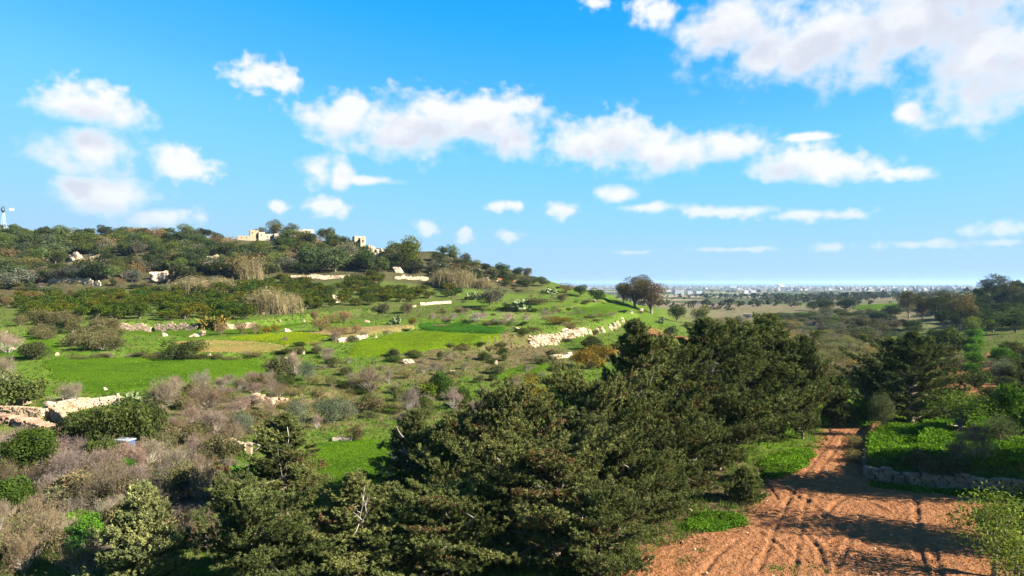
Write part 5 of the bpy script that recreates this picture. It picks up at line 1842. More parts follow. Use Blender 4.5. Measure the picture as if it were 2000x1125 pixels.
def dry_wall(path, height, sw, sh, seed, label, single=False, name='dry_stone_wall', group='dry stone walls', tint=(1, 1, 1), depth=0.45):
    r = np.random.default_rng(seed)
    lay = stone_layout(path, height, sw, sh, r, depth=depth)
    if single:
        root = link(name, None, None, lay[0][0])
        for i, (p, s, a) in enumerate(lay):
            k = r.uniform(0.7, 1.2)
            o = link('stone', BLOCK_ME[i % 8], root, Vector(p) - root.location, a, s, color=(k * tint[0], k * tint[1] * r.uniform(0.95, 1.02), k * tint[2] * r.uniform(0.9, 1.02)))
    else:
        mb = MB()
        for i, (p, s, a) in enumerate(lay):
            v, f = BLOCKS[r.integers(8)]
            mb.add(rotz(v * np.array(s), a) + np.array(p), f, np.array(tint) * r.uniform(0.72, 1.2))
        root = link(name, None)
        o = link('stones', mb.mesh('stones', M_WALLSTONE, False), root)
        o['kind'] = 'stuff'
    return tag(root, label, 'wall', group)


dry_wall([flat(1692, 934), flat(1760, 946), flat(1870, 957), flat(2000, 968), flat(2080, 976)], 1.15, 0.40, 0.20, 1, 'rough dry stone wall along the front of the green plot', True, tint=(0.62, 0.55, 0.48))
dry_wall([flat(1693, 895), flat(1690, 930)], 0.5, 0.40, 0.20, 2, 'low dry stone wall turning back along the dirt track', True, tint=(0.36, 0.33, 0.29))
dry_wall(terrace_path(0, 178, 298), 1.5, 0.42, 0.22, 3, 'first stretch of the pale field wall, left of its gap', tint=(0.85, 0.76, 0.66))
dry_wall(terrace_path(0, 306, 386), 1.6, 0.42, 0.22, 4, 'second stretch of the pale field wall, left of the banana clump', tint=(0.85, 0.76, 0.66))
dry_wall(terrace_path(0, 438, 498), 1.3, 0.42, 0.22, 5, 'third stretch of the pale field wall, right of the banana clump', tint=(0.85, 0.76, 0.66))
dry_wall(world_poly([(88, 805), (130, 802), (180, 795), (232, 785)]), 1.15, 0.30, 0.17, 6, 'dry stone wall running from the ruin to the prickly pear', tint=(0.72, 0.68, 0.64))
dry_wall(world_poly([(92, 812), (110, 822), (128, 838)]), 1.3, 0.45, 0.24, 7, 'short brown wall stub beside the ruin', tint=(0.75, 0.62, 0.5))
dry_wall(world_poly([(318, 858), (340, 856), (372, 862)]), 1.0, 0.5, 0.2, 8, 'broken wall half buried in leafless bushes', tint=(0.8, 0.7, 0.65))
dry_wall(world_poly([(432, 872), (455, 876), (480, 882)]), 1.0, 0.5, 0.2, 9, 'low wall leading to the gate pillar', tint=(0.95, 0.8, 0.65))
dry_wall(world_poly([(660, 668), (690, 664), (716, 658)]), 0.9, 0.5, 0.25, 10, 'tumbled white wall between stubble field and flower field', tint=(1.1, 1.05, 1.0))
dry_wall(world_poly([(1075, 704), (1095, 700), (1115, 696)]), 0.9, 0.6, 0.3, 11, 'short pale wall below the rock wall', tint=(1.05, 0.95, 0.85))
dry_wall(world_poly([(468, 793), (520, 788), (560, 786)]), 0.7, 0.45, 0.25, 12, 'low crumbling wall across the middle slope', tint=(1.0, 0.85, 0.7))
dry_wall(world_poly([(570, 546), (600, 545), (650, 542), (690, 541)]), 1.7, 0.8, 0.4, 13, 'pale terrace wall at the foot of the wood', tint=(1.0, 0.92, 0.8))
dry_wall(world_poly([(772, 543), (800, 544), (838, 545)]), 1.7, 0.8, 0.4, 14, 'pale terrace wall under the spreading pine', tint=(1.05, 0.95, 0.82))
dry_wall(world_poly([(95, 553), (130, 552), (160, 553), (195, 556)]), 2.0, 0.9, 0.45, 15, 'pale terrace wall on the left below the wood', tint=(1.1, 1.02, 0.92))
dry_wall(world_poly([(1810, 835), (1850, 838), (1880, 843)]), 0.7, 0.4, 0.2, 16, 'low rubble wall under the spreading cypress', tint=(0.9, 0.85, 0.8))
dry_wall(world_poly([(820, 596), (850, 594), (880, 592)]), 0.9, 0.6, 0.3, 17, 'little pale wall at the end of the orchard', tint=(1.1, 1.0, 0.9))


def rock_mesh(seed, sharp=0.5):
    import bmesh
    from mathutils import noise as mn
    bm = bmesh.new()
    bmesh.ops.create_icosphere(bm, subdivisions=4, radius=0.5)
    o = Vector((seed * 7.3, seed * 3.1, seed * 1.7))
    for v in bm.verts:
        p = v.co.copy()
        q = Vector((p.x * 1.6, p.y * 1.6, p.z * 2.4)) + o
        d, pp = mn.voronoi(q * 1.3)
        k = 0.72 + 0.55 * (d[1] - d[0]) + 0.22 * mn.fractal(q * 2.2, 1.0, 2.0, 4) + 0.05 * mn.fractal(q * 9, 1.0, 2.0, 3)
        v.co = Vector((p.x * k, p.y * k, (p.z * k) if p.z > 0 else p.z * k * 0.5))
        z = v.co.z                                            # bedding ledges
        v.co.z = z + 0.03 * math.sin(z * 38)
    me = bpy.data.meshes.new('rock')
    bm.to_mesh(me)
    bm.free()
    n = len(me.vertices)
    co = np.empty(n * 3, dtype=np.float32)
    me.vertices.foreach_get('co', co)
    co = co.reshape(-1, 3)
    co[:, 0] /= np.ptp(co[:, 0]); co[:, 1] /= np.ptp(co[:, 1]); co[:, 2] /= co[:, 2].max()
    me.vertices.foreach_set('co', co.ravel())
    a = me.attributes.new('col', 'FLOAT_COLOR', 'POINT')
    a.data.foreach_set('color', np.ones(n * 4, dtype=np.float32))
    me.materials.append(M_STONE)
    return me


ROCKS = [rock_mesh(i) for i in range(6)]


def rock_px(px, py, hpx, wpx, label, tint=(0.82, 0.73, 0.64), dep=0.7, i=None, group='pale rocks'):
    p = at(px, py)
    if p is None:
        return
    s = p.y / FPX
    i = (int(px * 3 + py) if i is None else i)
    o = link('rock', ROCKS[i % 6], None, (p.x, p.y + wpx * s * dep * 0.3, p.z - 0.08 * hpx * s), (i * 1.7) % 6.28 if dep > 0.6 else 0.0, (wpx * s, wpx * s * dep, hpx * s * 0.85), color=tint)
    tag(o, label, 'rock', group)


for a in [
    (142, 510, 24, 50, 'white outcrop on the left hillside, left lump'), (184, 509, 22, 42, 'white outcrop on the left hillside, right lump'), (160, 514, 9, 20, 'small rock below the two white lumps on the left hillside'),
    (308, 547, 22, 56, 'pale tilted rock slab above the tan reed bed'), (412, 510, 18, 34, 'pale rock left of the brownish golden tree'), (218, 508, 8, 14, 'small rock right of the white outcrop'), (48, 490, 5, 20, 'flat rock high on the left hillside'),
    (722, 493, 20, 40, 'upper ledge of the pale cliff under the small house'), (742, 503, 24, 44, 'middle ledge of the pale cliff under the small house'), (758, 514, 24, 38, 'lower lump of the pale cliff beside the pine'), (775, 533, 14, 30, 'pinkish rock at the foot of the pine'),
    (822, 488, 14, 32, 'left rock of the skyline outcrop'), (842, 489, 18, 38, 'right rock of the skyline outcrop'), (926, 546, 9, 18, 'small skyline rock beside the prickly pears'), (958, 548, 10, 42, 'long low rock near the red patch of the skyline'),
    (656, 591, 20, 28, 'big grey boulder with a bright right face above the fields'), (808, 600, 6, 12, 'little boulder at the right end of the orchard'), (513, 614, 7, 16, 'white boulder below the large reed bed'),
    (570, 692, 11, 13, 'white stone at the corner of the stubble field, larger'), (592, 692, 9, 7, 'white stone at the corner of the stubble field, smaller'), (558, 702, 6, 12, 'flat white stone below the stubble corner'),
    (796, 710, 10, 34, 'long pale rock on the rough slope'), (810, 727, 7, 14, 'small pale rock under the long one on the rough slope'), (884, 734, 13, 20, 'white boulder beside the grey leafless shrub'), (968, 712, 12, 12, 'pinkish pointed rock on the rough slope'),
    (1070, 690, 8, 10, 'small white rock below the rock wall'), (110, 694, 8, 10, 'white stone in the field right of the dark grey bush'), (22, 684, 8, 16, 'pale stones at the left end of the green field'), (204, 765, 11, 11, 'upright white stone standing in the green field'),
    (320, 657, 9, 16, 'white rock heap left of the stubble field'), (378, 658, 8, 22, 'white rock pile above the stubble field, left half'), (392, 656, 13, 20, 'white rock pile above the stubble field, right half'), (306, 690, 6, 12, 'small rock left of the round bush'),
    (408, 693, 6, 14, 'white stones right of the round bush'), (560, 648, 9, 20, 'white rocks before the orange bushes'), (545, 627, 6, 9, 'tiny white boulder on the upper meadow'), (592, 625, 7, 10, 'white boulder on the upper meadow left of the orange bushes'),
    (733, 660, 8, 9, 'single white boulder beside the flower field'), (716, 630, 6, 14, 'pale rocks in the grass above the stubble field'), 
    (1233, 612, 7, 10, 'pale rock low on the tip of the spur'), (1253, 608, 8, 12, 'yellowish rock on the tip of the spur'),
    (1018, 603, 6, 10, 'stone under the prickly pear clump'), (1162, 590, 6, 12, 'pale rock on the upper right bank of the spur'), (1010, 645, 8, 20, 'pale rocks at the end of the dark crop strip'),
    (660, 857, 8, 12, 'stone beside the white trough'), (1348, 1000, 12, 12, 'pale rock at the foot of the shaded cypress'), (1385, 925, 9, 7, 'white stone under the rounded cypress'), (150, 585, 5, 10, 'small pale stone in the citrus orchard'), (311, 592, 7, 7, 'upright pale stone in the citrus orchard'),
    (1098, 645, 5, 30, 'top stones of the long rock wall'), (690, 645, 4, 6, 'white pebble like rock among the tan bushes'), (115, 455, 4, 20, 'pale rock on the top of the left ridge'),
]:
    rock_px(*a)

# rock wall holding up the spur field: big upright blocks
ROCK_BLOCK = [ROCKS[i % 6] for i in range(8)]
rw_ = link('rock_wall', None)
tag(rw_, 'bright wall of big limestone blocks holding up the spur field', 'wall')
rr2 = np.random.default_rng(3)
for i, (x_, y_) in enumerate(terrace_path(3, 1034, 1132, 12, 0.7)):
    z_ = tz(x_, y_ - 0.6)
    for k in range(3):
        link('block', ROCK_BLOCK[(i + k * 3) % 8], rw_, (x_ + k * 0.3 + rr2.normal() * 0.12, y_ + 0.1 + 0.28 * k, z_ - 0.1 + k * 0.66), rr2.uniform(-0.1, 0.3), (rr2.uniform(1.7, 2.5), 1.5, rr2.uniform(0.75, 1.05)), color=[(0.85, 0.77, 0.68), (0.95, 0.87, 0.78), (0.72, 0.64, 0.55)][(i + k) % 3])

rw2 = link('rock_wall', None)
tag(rw2, 'broken stretch of pale blocks continuing the rock wall towards the spur tip', 'wall')
for i, (x_, y_) in enumerate(terrace_path(3, 1142, 1212, 10, 0.7)):
    if i in (2, 5):
        continue
    z_ = tz(x_, y_ - 0.6)
    for k in range(2):
        link('block', ROCK_BLOCK[(i + k * 5) % 8], rw2, (x_ + rr2.normal() * 0.2, y_ + 0.1 + 0.3 * k, z_ - 0.1 + k * 0.66), rr2.uniform(-0.2, 0.3), (rr2.uniform(1.3, 2.2), 1.3, rr2.uniform(0.75, 1.15)), color=[(0.85, 0.77, 0.68), (0.95, 0.87, 0.78), (0.72, 0.64, 0.55)][(i + k) % 3])

# ------------------------------------------------------------------ buildings
M_PLASTER = plain_material('limewash', (0.33, 0.285, 0.22), (0.43, 0.38, 0.31), 0.8, 0.15, use_col=True)
M_DARK = plain_material('dark_opening', (0.03, 0.025, 0.02), (0.05, 0.045, 0.04), 2.0, 0.0)
M_METAL = plain_material('grey_metal', (0.30, 0.31, 0.32), (0.42, 0.43, 0.44), 3.0, 0.05, rough=0.45, spec=0.5, use_col=True)


def at_ridge(px, py):
    for k in range(60):
        p = at(px, py + k)
        if p is not None and p.y < 420:
            return p
    return None


def house(px0, px1, base_py, name, label, blocks, rz=0.0):
    """blocks: (left px, right px, top py, forward shift m, depth m, colour, openings[(x0,x1,y0,y1)])"""
    pc = at_ridge((px0 + px1) / 2, base_py)
    D = pc.y
    s = D / FPX
    root = link(name, None, None, pc)
    tag(root, label, 'house', 'houses on the ridge')
    root.rotation_euler.z = 0.42

    def X(px):
        return (px - (px0 + px1) / 2) * s

    def Z(py):
        return CAMZ - (py - HOR) * s - pc.z
    for (a, b, top, fwd, dep, col, ops) in blocks:
        mb = MB()
        mb.box((X(a), -fwd, -3.0), (X(b), -fwd + dep, Z(top)), col)
        w = link('wall', mb.mesh('wall', M_PLASTER), root)
        mb = MB()
        mb.box((X(a) - 0.02, -fwd - 0.02, Z(top) - 0.25), (X(b) + 0.02, -fwd + dep + 0.02, Z(top) + 0.1), np.array(col) * 1.02)
        link('parapet', mb.mesh('parapet', M_PLASTER), w)
        for (c, d, e, f, nm) in ops:
            mb = MB()
            if nm == 'side':                                  # an opening in the sunny side wall
                mb.box((X(b) - 0.1, -fwd + dep * c, Z(f)), (X(b) + 0.03, -fwd + dep * d, Z(e)))
                link('window', mb.mesh('window', M_DARK), root)
            else:
                mb.box((X(c), -fwd - 0.04, Z(f)), (X(d), -fwd + 0.1, Z(e)))
                link(nm, mb.mesh(nm, M_DARK), root)
    return root, X, Z


house(466, 555, 470, 'farmhouse', 'rambling cream farmhouse with stepped roofs on the ridge', [
    (467, 494, 462.5, 2.5, 7, (0.95, 0.82, 0.70), [(473, 475, 465, 467, 'window'), (482, 484, 465, 467, 'window')]),
    (490, 506, 450.5, 0.5, 6, (1.0, 0.86, 0.66), [(500.5, 504, 459, 466, 'door'), (493, 495, 454, 457, 'window'), (0.3, 0.6, 454, 458, 'side')]),
    (505.5, 517, 454, 1.6, 5, (1.12, 1.1, 1.06), [(509, 511, 458, 461, 'window')]),
    (516.5, 535, 457.5, 1.0, 6, (1.08, 1.04, 0.98), [(521, 523, 461, 464, 'window'), (528, 530, 461, 464, 'window')]),
    (534, 554, 456.5, 3.0, 8, (1.22, 1.2, 1.15), [(538, 540, 461, 464, 'window'), (546, 548.5, 460, 467, 'door')]),
])
house(575, 612, 458, 'flat_roofed_house', 'low white flat roofed house behind the skyline trees', [
    (575, 592, 450, 1.0, 9, (0.85, 0.85, 0.88), [(580, 582, 453, 456, 'window')]),  # greyish wall colour carries the shade of this face
    (591.5, 612, 448, 0.0, 9, (1.2, 1.18, 1.15), [(597, 599, 451, 454, 'window'), (604, 606, 451, 454, 'window')]),
])
house(692, 714, 477, 'small_house', 'small white house perched above the pale cliff', [
    (692, 713, 462, 1.0, 6, (1.15, 1.1, 1.02), [(699, 703, 465, 474, 'door'), (707, 709, 464, 467, 'window'), (0.3, 0.6, 463, 467, 'side')]),
    (702, 712, 467, 3.0, 3, (1.1, 1.02, 0.92), [(705, 708, 469, 474, 'window')]),
])
# ruined building at the left edge
pr_ = at(55, 812)
s_ = pr_.y / FPX
ruin = link('ruined_building', None, None, pr_)
tag(ruin, 'roofless yellow stone ruin at the left edge below the green field', 'ruin')
M_RUIN = stone_material('ruin_stone', (0.50, 0.37, 0.23), (0.36, 0.26, 0.16))
r5 = np.random.default_rng(4)
for (x0, y0, x1, y1, h) in [(-75 * s_, 0.0, 30 * s_, -0.3, 34 * s_), (30 * s_, 0.2, 30 * s_ + 1.2, 5.0, 36 * s_), (-75 * s_, 0.5, -75 * s_, 5.0, 30 * s_)]:
    mb = MB()
    for (p, s, a) in stone_layout([(pr_.x + x0, pr_.y + y0), (pr_.x + x1, pr_.y + y1)], h * 0.66, 0.34, 0.17, r5, ragged=0.3, depth=0.5):
        v, f = BLOCKS[r5.integers(8)]
        q = np.array(p)
        q[2] += min(0, pr_.z - tz(p[0], p[1]))
        mb.add(rotz(v * np.array(s), a) + q - np.array(pr_), f, np.ones(3) * r5.uniform(0.75, 1.15))
    o = link('wall', mb.mesh('wall', M_RUIN, False), ruin)
    o['kind'] = 'stuff'
# rubble terrace below the ruin
dry_wall(world_poly([(-40, 822), (20, 826), (60, 834), (125, 850)]), 0.9, 0.34, 0.2, 31, 'pinkish rubble terrace wall curving below the ruin', tint=(0.66, 0.5, 0.42), depth=1.3)

# gate pillar
p = at(486, 890)
pil = link('gate_pillar', None, None, p)
tag(pil, 'square cream gate pillar beside the pointed cypress', 'pillar')
mb = MB(); mb.box((-0.2, -0.2, -0.3), (0.2, 0.2, 0.95), (1.0, 0.9, 0.72)); link('shaft', mb.mesh('shaft', M_PLASTER), pil)
mb = MB(); mb.box((-0.23, -0.23, 0.95), (0.23, 0.23, 1.03), (0.9, 0.8, 0.65)); link('cap', mb.mesh('cap', M_PLASTER), pil)
# white trough on the clearing
p = at(668, 862)
tr = link('stone_trough', None, None, p, 0.1)
tag(tr, 'long white stone trough lying on the grass clearing', 'trough')
mb = MB()
mb.box((-0.9, -0.3, 0), (0.9, -0.2, 0.32), (1.2, 1.18, 1.1)); mb.box((-0.9, 0.2, 0), (0.9, 0.3, 0.32), (1.2, 1.18, 1.1)); mb.box((-0.9, -0.2, 0), (-0.8, 0.2, 0.32), (1.2, 1.18, 1.1)); mb.box((0.8, -0.2, 0), (0.9, 0.2, 0.32), (1.2, 1.18, 1.1)); mb.box((-0.8, -0.2, 0), (0.8, 0.2, 0.08), (1, 1, 1))
link('basin', mb.mesh('basin', M_PLASTER), tr)
# blue sheet-metal shelter
p = at(247, 895)
sh = link('metal_shelter', None, None, p, -0.3)
tag(sh, 'small blue sheet metal shelter with a white roof edge in the bushes', 'shelter')
mb = MB(); mb.box((0.0, -0.5, 0.0), (0.5, 0.3, 1.5), (0.10, 0.24, 0.5)); link('panel', mb.mesh('panel', M_METAL), sh)
mb = MB(); mb.box((-0.75, -0.6, 1.5), (0.55, 0.4, 1.56), (1.0, 1.1, 1.2)); link('roof', mb.mesh('roof', M_METAL), sh)
for x, y in ((-0.7, -0.5), (-0.7, 0.3)):
    mb = MB(); mb.box((x - 0.04, y - 0.04, -0.1), (x + 0.04, y + 0.04, 1.5), (0.7, 0.7, 0.7)); link('post', mb.mesh('post', M_METAL), sh)
# rusty barrel on its side
p = at(128, 950)
br = link('barrel', None, None, p + Vector((0, 0, 0.38)), 0.5)
br.rotation_euler = (math.radians(90), 0, 0.9)
tag(br, 'faded pink red barrel lying on its side in the thicket', 'barrel')
M_RUST = plain_material('faded_red_paint', (0.42, 0.16, 0.13), (0.55, 0.28, 0.24), 3.0, 0.2)
a_ = np.arange(20) / 20 * 2 * math.pi
mb = MB()
prof = [(0.26, -0.45), (0.36, -0.45), (0.38, -0.42), (0.38, -0.16), (0.40, -0.14), (0.38, -0.12), (0.38, 0.12), (0.40, 0.14), (0.38, 0.16), (0.38, 0.42), (0.36, 0.45), (0.02, 0.43)]
v = np.array([(q * math.cos(t), q * math.sin(t), z) for q, z in prof for t in a_])
mb.add(v, [(i * 20 + k, i * 20 + (k + 1) % 20, (i + 1) * 20 + (k + 1) % 20, (i + 1) * 20 + k) for i in range(len(prof) - 1) for k in range(20)])
link('drum', mb.mesh('drum', M_RUST, True), br)
mb = MB()
v = np.array([(0.27 * math.cos(t), 0.27 * math.sin(t), -0.40) for t in a_] + [(0, 0, -0.2)])
mb.add(v, [(k, (k + 1) % 20, 20) for k in range(20)])
link('opening', mb.mesh('opening', M_DARK), br)
# stone cistern beyond the track
p = at(1632, 730)
ci = link('stone_cistern', None, None, p)
tag(ci, 'low grey stone cistern with a flat rim beyond the bend of the track', 'cistern')
mb = MB(); mb.box((-2.6, 0, -0.3), (2.6, 3.2, 0.55), (0.45, 0.43, 0.42)); link('basin', mb.mesh('basin', M_PLASTER), ci)
mb = MB(); mb.box((-2.75, -0.15, 0.55), (2.75, 3.35, 0.68), (0.55, 0.53, 0.5)); link('rim', mb.mesh('rim', M_PLASTER), ci)

# wind pump on the left skyline
p = at_ridge(8, 438)
wp = link('wind_pump', None, None, p)
tag(wp, 'multi bladed wind pump with a tail vane on the left skyline', 'wind pump')
sp = p.y / FPX
hub = np.array([0.0, 0.0, CAMZ - (409 - HOR) * sp - p.z])
for sx, sy in ((-1, -1), (1, -1), (1, 1), (-1, 1)):
    mb = MB(); mb.tube([(sx * 0.9, sy * 0.9, -0.5), (sx * 0.12, sy * 0.12, hub[2])], [0.07, 0.05], 4, (1.5, 1.5, 1.5)); link('leg', mb.mesh('leg', M_METAL), wp)
for k in (0.25, 0.5, 0.75):
    w_ = 0.9 + (0.12 - 0.9) * k
    mb = MB()
    c4 = [(-w_, -w_), (w_, -w_), (w_, w_), (-w_, w_)]
    for i in range(4):
        a, b = c4[i], c4[(i + 1) % 4]
        mb.tube([(a[0], a[1], hub[2] * k), (b[0], b[1], hub[2] * k)], 0.04, 4, (1.5, 1.5, 1.5))
    link('brace', mb.mesh('brace', M_METAL), wp)
R_ = 6.8 * sp
wheel = link('wheel', None, wp, Vector(hub) + Vector((0, -0.4, 0)), -0.35)
for i in range(18):
    t = i / 18 * 2 * math.pi
    mb = MB()
    d, e = np.array([math.cos(t), 0, math.sin(t)]), np.array([-math.sin(t), 0, math.cos(t)])
    q = [d * R_ * 0.35 - e * 0.10, d * R_ * 0.35 + e * 0.10 + np.array([0, 0.08, 0]), d * R_ + e * 0.26 + np.array([0, 0.16, 0]), d * R_ - e * 0.26]
    mb.add(np.array(q), [(0, 1, 2, 3)], (1.1, 1.1, 1.15))
    link('blade', mb.mesh('blade', M_METAL), wheel)
mb = MB()
for rr_ in (R_ * 0.42, R_ * 0.9):
    tt = np.linspace(0, 2 * math.pi, 25)
    mb.tube(np.stack([np.cos(tt) * rr_, np.full(25, 0.1), np.sin(tt) * rr_], 1), 0.035, 4, (1.2, 1.2, 1.2))
link('rim', mb.mesh('rim', M_METAL), wheel)
mb = MB(); mb.tube([(0, 0.0, hub[2]), (2.6 * 1.0, 1.2, hub[2] + 0.1)], 0.06, 4, (1.5, 1.5, 1.5)); link('tail_boom', mb.mesh('tail_boom', M_METAL), wp)
mb = MB(); mb.box((0, -0.02, -0.55), (1.8, 0.02, 0.55), (2.6, 2.4, 2.2), 0.4, (2.3, 1.05, hub[2] + 0.1)); link('tail_vane', mb.mesh('tail_vane', M_METAL), wp)

# small farm buildings in the valley
for px, py, w, h, col, nm, lab in [
    (1460, 622, 15, 8, (1.25, 1.25, 1.25), 'white_hut', 'small white flat roofed hut in the valley beyond the cypress row'), (1767, 600, 12, 10, (0.95, 0.8, 0.62), 'stone_hut', 'beige stone hut left of the dark copse'), (1855, 578, 8, 6, (1.1, 0.95, 0.8), 'stone_hut', 'little cream hut on the far right slope'),
    (1778, 574, 6, 5, (1.2, 1.05, 0.8), 'stone_hut', 'tiny yellow hut among the far trees'), (1472, 618, 4, 5, (1.1, 0.9, 0.6), 'stone_hut', 'tiny ochre hut beside the white hut'), (1372, 594, 24, 6, (1.1, 0.92, 0.8), 'farm_shed', 'long pale farm shed on the near plain'),
    (1346, 582, 6, 6, (1.15, 1.0, 0.85), 'farmhouse', 'cream farmhouse on the plain left of the long shed'), (1312, 586, 5, 4, (1.2, 1.1, 0.95), 'farmhouse', 'small white farmhouse on the plain below the town'), (1586, 575, 16, 4, (1.2, 1.05, 0.9), 'farm_shed', 'flat cream shed above the pale far fields'),
    (1506, 583, 10, 5, (1.1, 0.95, 0.7), 'farmhouse', 'ochre farmhouse by the pale track on the plain'), (1605, 628, 12, 7, (0.35, 0.36, 0.4), 'dark_shed', 'dark low shed on the edge of the far green field'), (1966, 580, 14, 8, (0.9, 0.75, 0.6), 'stone_hut', 'stone hut half hidden on the slope at the right'),
]:
    p = at(px, py)
    if p is None:
        continue
    s = p.y / FPX
    W_, H_ = w * s, h * s
    root = link(nm, None, None, p, -0.25)
    tag(root, lab, 'hut' if 'hut' in nm else 'building')
    mb = MB(); mb.box((-W_ / 2, 0, -1.5), (W_ / 2, W_ * 0.7, H_), col); link('wall', mb.mesh('wall', M_PLASTER), root)
    mb = MB(); mb.box((-W_ / 2 - 0.15, -0.15, H_), (W_ / 2 + 0.15, W_ * 0.7 + 0.15, H_ * 1.08), np.array(col) * 0.9); link('roof', mb.mesh('roof', M_PLASTER), root)
    mb = MB(); mb.box((-W_ * 0.1, -0.05, -0.2), (W_ * 0.08, 0.1, H_ * 0.6)); link('door', mb.mesh('door', M_DARK), root)
    mb = MB(); mb.box((W_ * 0.22, -0.05, H_ * 0.35), (W_ * 0.36, 0.1, H_ * 0.7)); link('window', mb.mesh('window', M_DARK), root)

# ------------------------------------------------------------------ the far town
rt = np.random.default_rng(12)
M_TOWN = plain_material('town_plaster', (0.85, 0.85, 0.85), (1.1, 1.1, 1.1), 0.02, 0.0, use_col=True)
TCOL = [(0.72, 0.66, 0.57), (0.78, 0.76, 0.72), (0.62, 0.52, 0.42), (0.55, 0.47, 0.42), (0.80, 0.80, 0.80), (0.5, 0.5, 0.52)]
mb = MB()
cnt = 0
while cnt < 2600:
    px = rt.uniform(1080, 1900)
    D = math.exp(rt.uniform(math.log(2600), math.log(8000)))
    if D < 4200 and rt.uniform() < 0.75:
        continue
    X = (px - 1000) / FPX * D
    if fbm(np.array([X / 420]), np.array([D / 700]), 2, 44)[0] < -0.02:
        continue
    z = tz(X, D)
    w, d, h = rt.uniform(7, 19), rt.uniform(7, 18), rt.choice([5, 6, 7, 9, 11, 14], p=[.2, .25, .25, .15, .1, .05])
    a = rt.uniform(-0.4, 0.4)
    c = np.array(TCOL[rt.integers(6)]) * rt.uniform(0.34, 0.66)
    mb.box((-w / 2, -d / 2, -6), (w / 2, d / 2, h), c, a, (X, D, z))
    if rt.uniform() < 0.5:
        mb.box((-w / 5, -d / 5, h), (w / 6, d / 6, h + 2.6), c * 0.95, a, (X, D, z))
    cnt += 1
tag(link('far_town', mb.mesh('far_town', M_TOWN)), 'pale far off town spread along the horizon below the sea', 'town', kind='stuff')


def at_far(px, py):
    p = at(px, py)
    if p is None:
        X = (px - 1000) / FPX * 6800
        p = Vector((X, 6800.0, tz(X, 6800.0)))
    return p


def big_block(px, py, wpx, hpx, col, name, label, floors=4, cols=6):
    p = at_far(px, py)
    s = p.y / FPX
    W_, H_ = wpx * s, hpx * s
    root = link(name, None, None, p, 0.15)
    tag(root, label, 'building', 'large buildings of the far town')
    mb = MB(); mb.box((-W_ / 2, 0, -8), (W_ / 2, W_ * 0.5, H_), col); link('wall', mb.mesh('wall', M_TOWN), root)
    for k in range(floors):
        mb = MB(); mb.box((-W_ * 0.46, -0.15, H_ * (k + 0.3) / floors), (W_ * 0.46, 0.2, H_ * (k + 0.68) / floors)); link('window_band', mb.mesh('window_band', M_GLASS), root)


M_GLASS = plain_material('blue_glass', (0.10, 0.14, 0.20), (0.16, 0.20, 0.26), 0.02, 0.0, rough=0.2, spec=0.6)
big_block(1327, 575, 18, 8, (0.46, 0.50, 0.53), 'office_block', 'blue grey glass block left of its twin in the near town', 5)
big_block(1348, 575, 10, 7, (0.53, 0.55, 0.56), 'office_block', 'pale twin of the blue grey glass block', 5)
big_block(1366, 574, 12, 5, (0.6, 0.65, 0.72), 'office_block', 'low grey block right of the twin glass blocks', 3)
big_block(1306, 573, 10, 6, (0.59, 0.55, 0.48), 'apartment_block', 'cream block at the left of the near town', 4)
big_block(1458, 573, 9, 6, (0.59, 0.59, 0.60), 'apartment_block', 'white gabled block in the middle of the town, left one', 3)
big_block(1472, 573, 10, 6, (0.60, 0.60, 0.62), 'apartment_block', 'white gabled block in the middle of the town, right one', 3)
big_block(1432, 561.5, 14, 3, (0.60, 0.60, 0.58), 'apartment_block', 'long white block in the middle distance of the town', 3)
big_block(1550, 562, 12, 4, (0.60, 0.60, 0.59), 'apartment_block', 'white block right of the domed church', 3)
# domed church
p = at_far(1526, 561.5)
s = p.y / FPX
ch = link('domed_church', None, None, p)
tag(ch, 'wide white domed church standing out of the far town', 'church')
mb = MB(); mb.box((-16 * s, 0, -10), (16 * s, 20 * s, 2.8 * s), (0.57, 0.57, 0.59)); link('hall', mb.mesh('hall', M_TOWN), ch)
tt = np.arange(24) / 24 * 2 * math.pi
v, f = [], []
for k in range(7):
    e = k / 6 * math.pi / 2
    v += [(math.cos(t) * 9 * s * math.cos(e), 9 * s + math.sin(t) * 9 * s * math.cos(e), 2.8 * s + 4.0 * s * math.sin(e)) for t in tt]
for k in range(6):
    f += [(k * 24 + i, k * 24 + (i + 1) % 24, (k + 1) * 24 + (i + 1) % 24, (k + 1) * 24 + i) for i in range(24)]
mb = MB(); mb.add(np.array(v), f, (0.61, 0.61, 0.62)); link('dome', mb.mesh('dome', M_TOWN, True), ch)
mb = MB(); mb.box((-0.6 * s, 8.4 * s, 6.7 * s), (0.6 * s, 9.6 * s, 8.2 * s), (0.9, 0.9, 0.95)); link('lantern', mb.mesh('lantern', M_TOWN), ch)
# dark spired tower
p = at_far(1291, 571)
s = p.y / FPX
tw = link('church_tower', None, None, p)
tag(tw, 'dark spired church tower beside the brown tree of the spur', 'tower')
mb = MB(); mb.box((-2.6 * s, 0, -6), (2.6 * s, 5 * s, 9 * s), (0.22, 0.22, 0.26)); link('shaft', mb.mesh('shaft', M_TOWN), tw)
mb = MB(); mb.box((-1.8 * s, 0.8 * s, 9 * s), (1.8 * s, 4.2 * s, 12.5 * s), (0.22, 0.22, 0.26)); link('belfry', mb.mesh('belfry', M_TOWN), tw)
mb = MB(); mb.add(np.array([(-1.8 * s, .8 * s, 12.5 * s), (1.8 * s, .8 * s, 12.5 * s), (1.8 * s, 4.2 * s, 12.5 * s), (-1.8 * s, 4.2 * s, 12.5 * s), (0, 2.5 * s, 18.5 * s)]), [(0, 1, 4), (1, 2, 4), (2, 3, 4), (3, 0, 4)], (0.18, 0.18, 0.22)); link('spire', mb.mesh('spire', M_TOWN), tw)


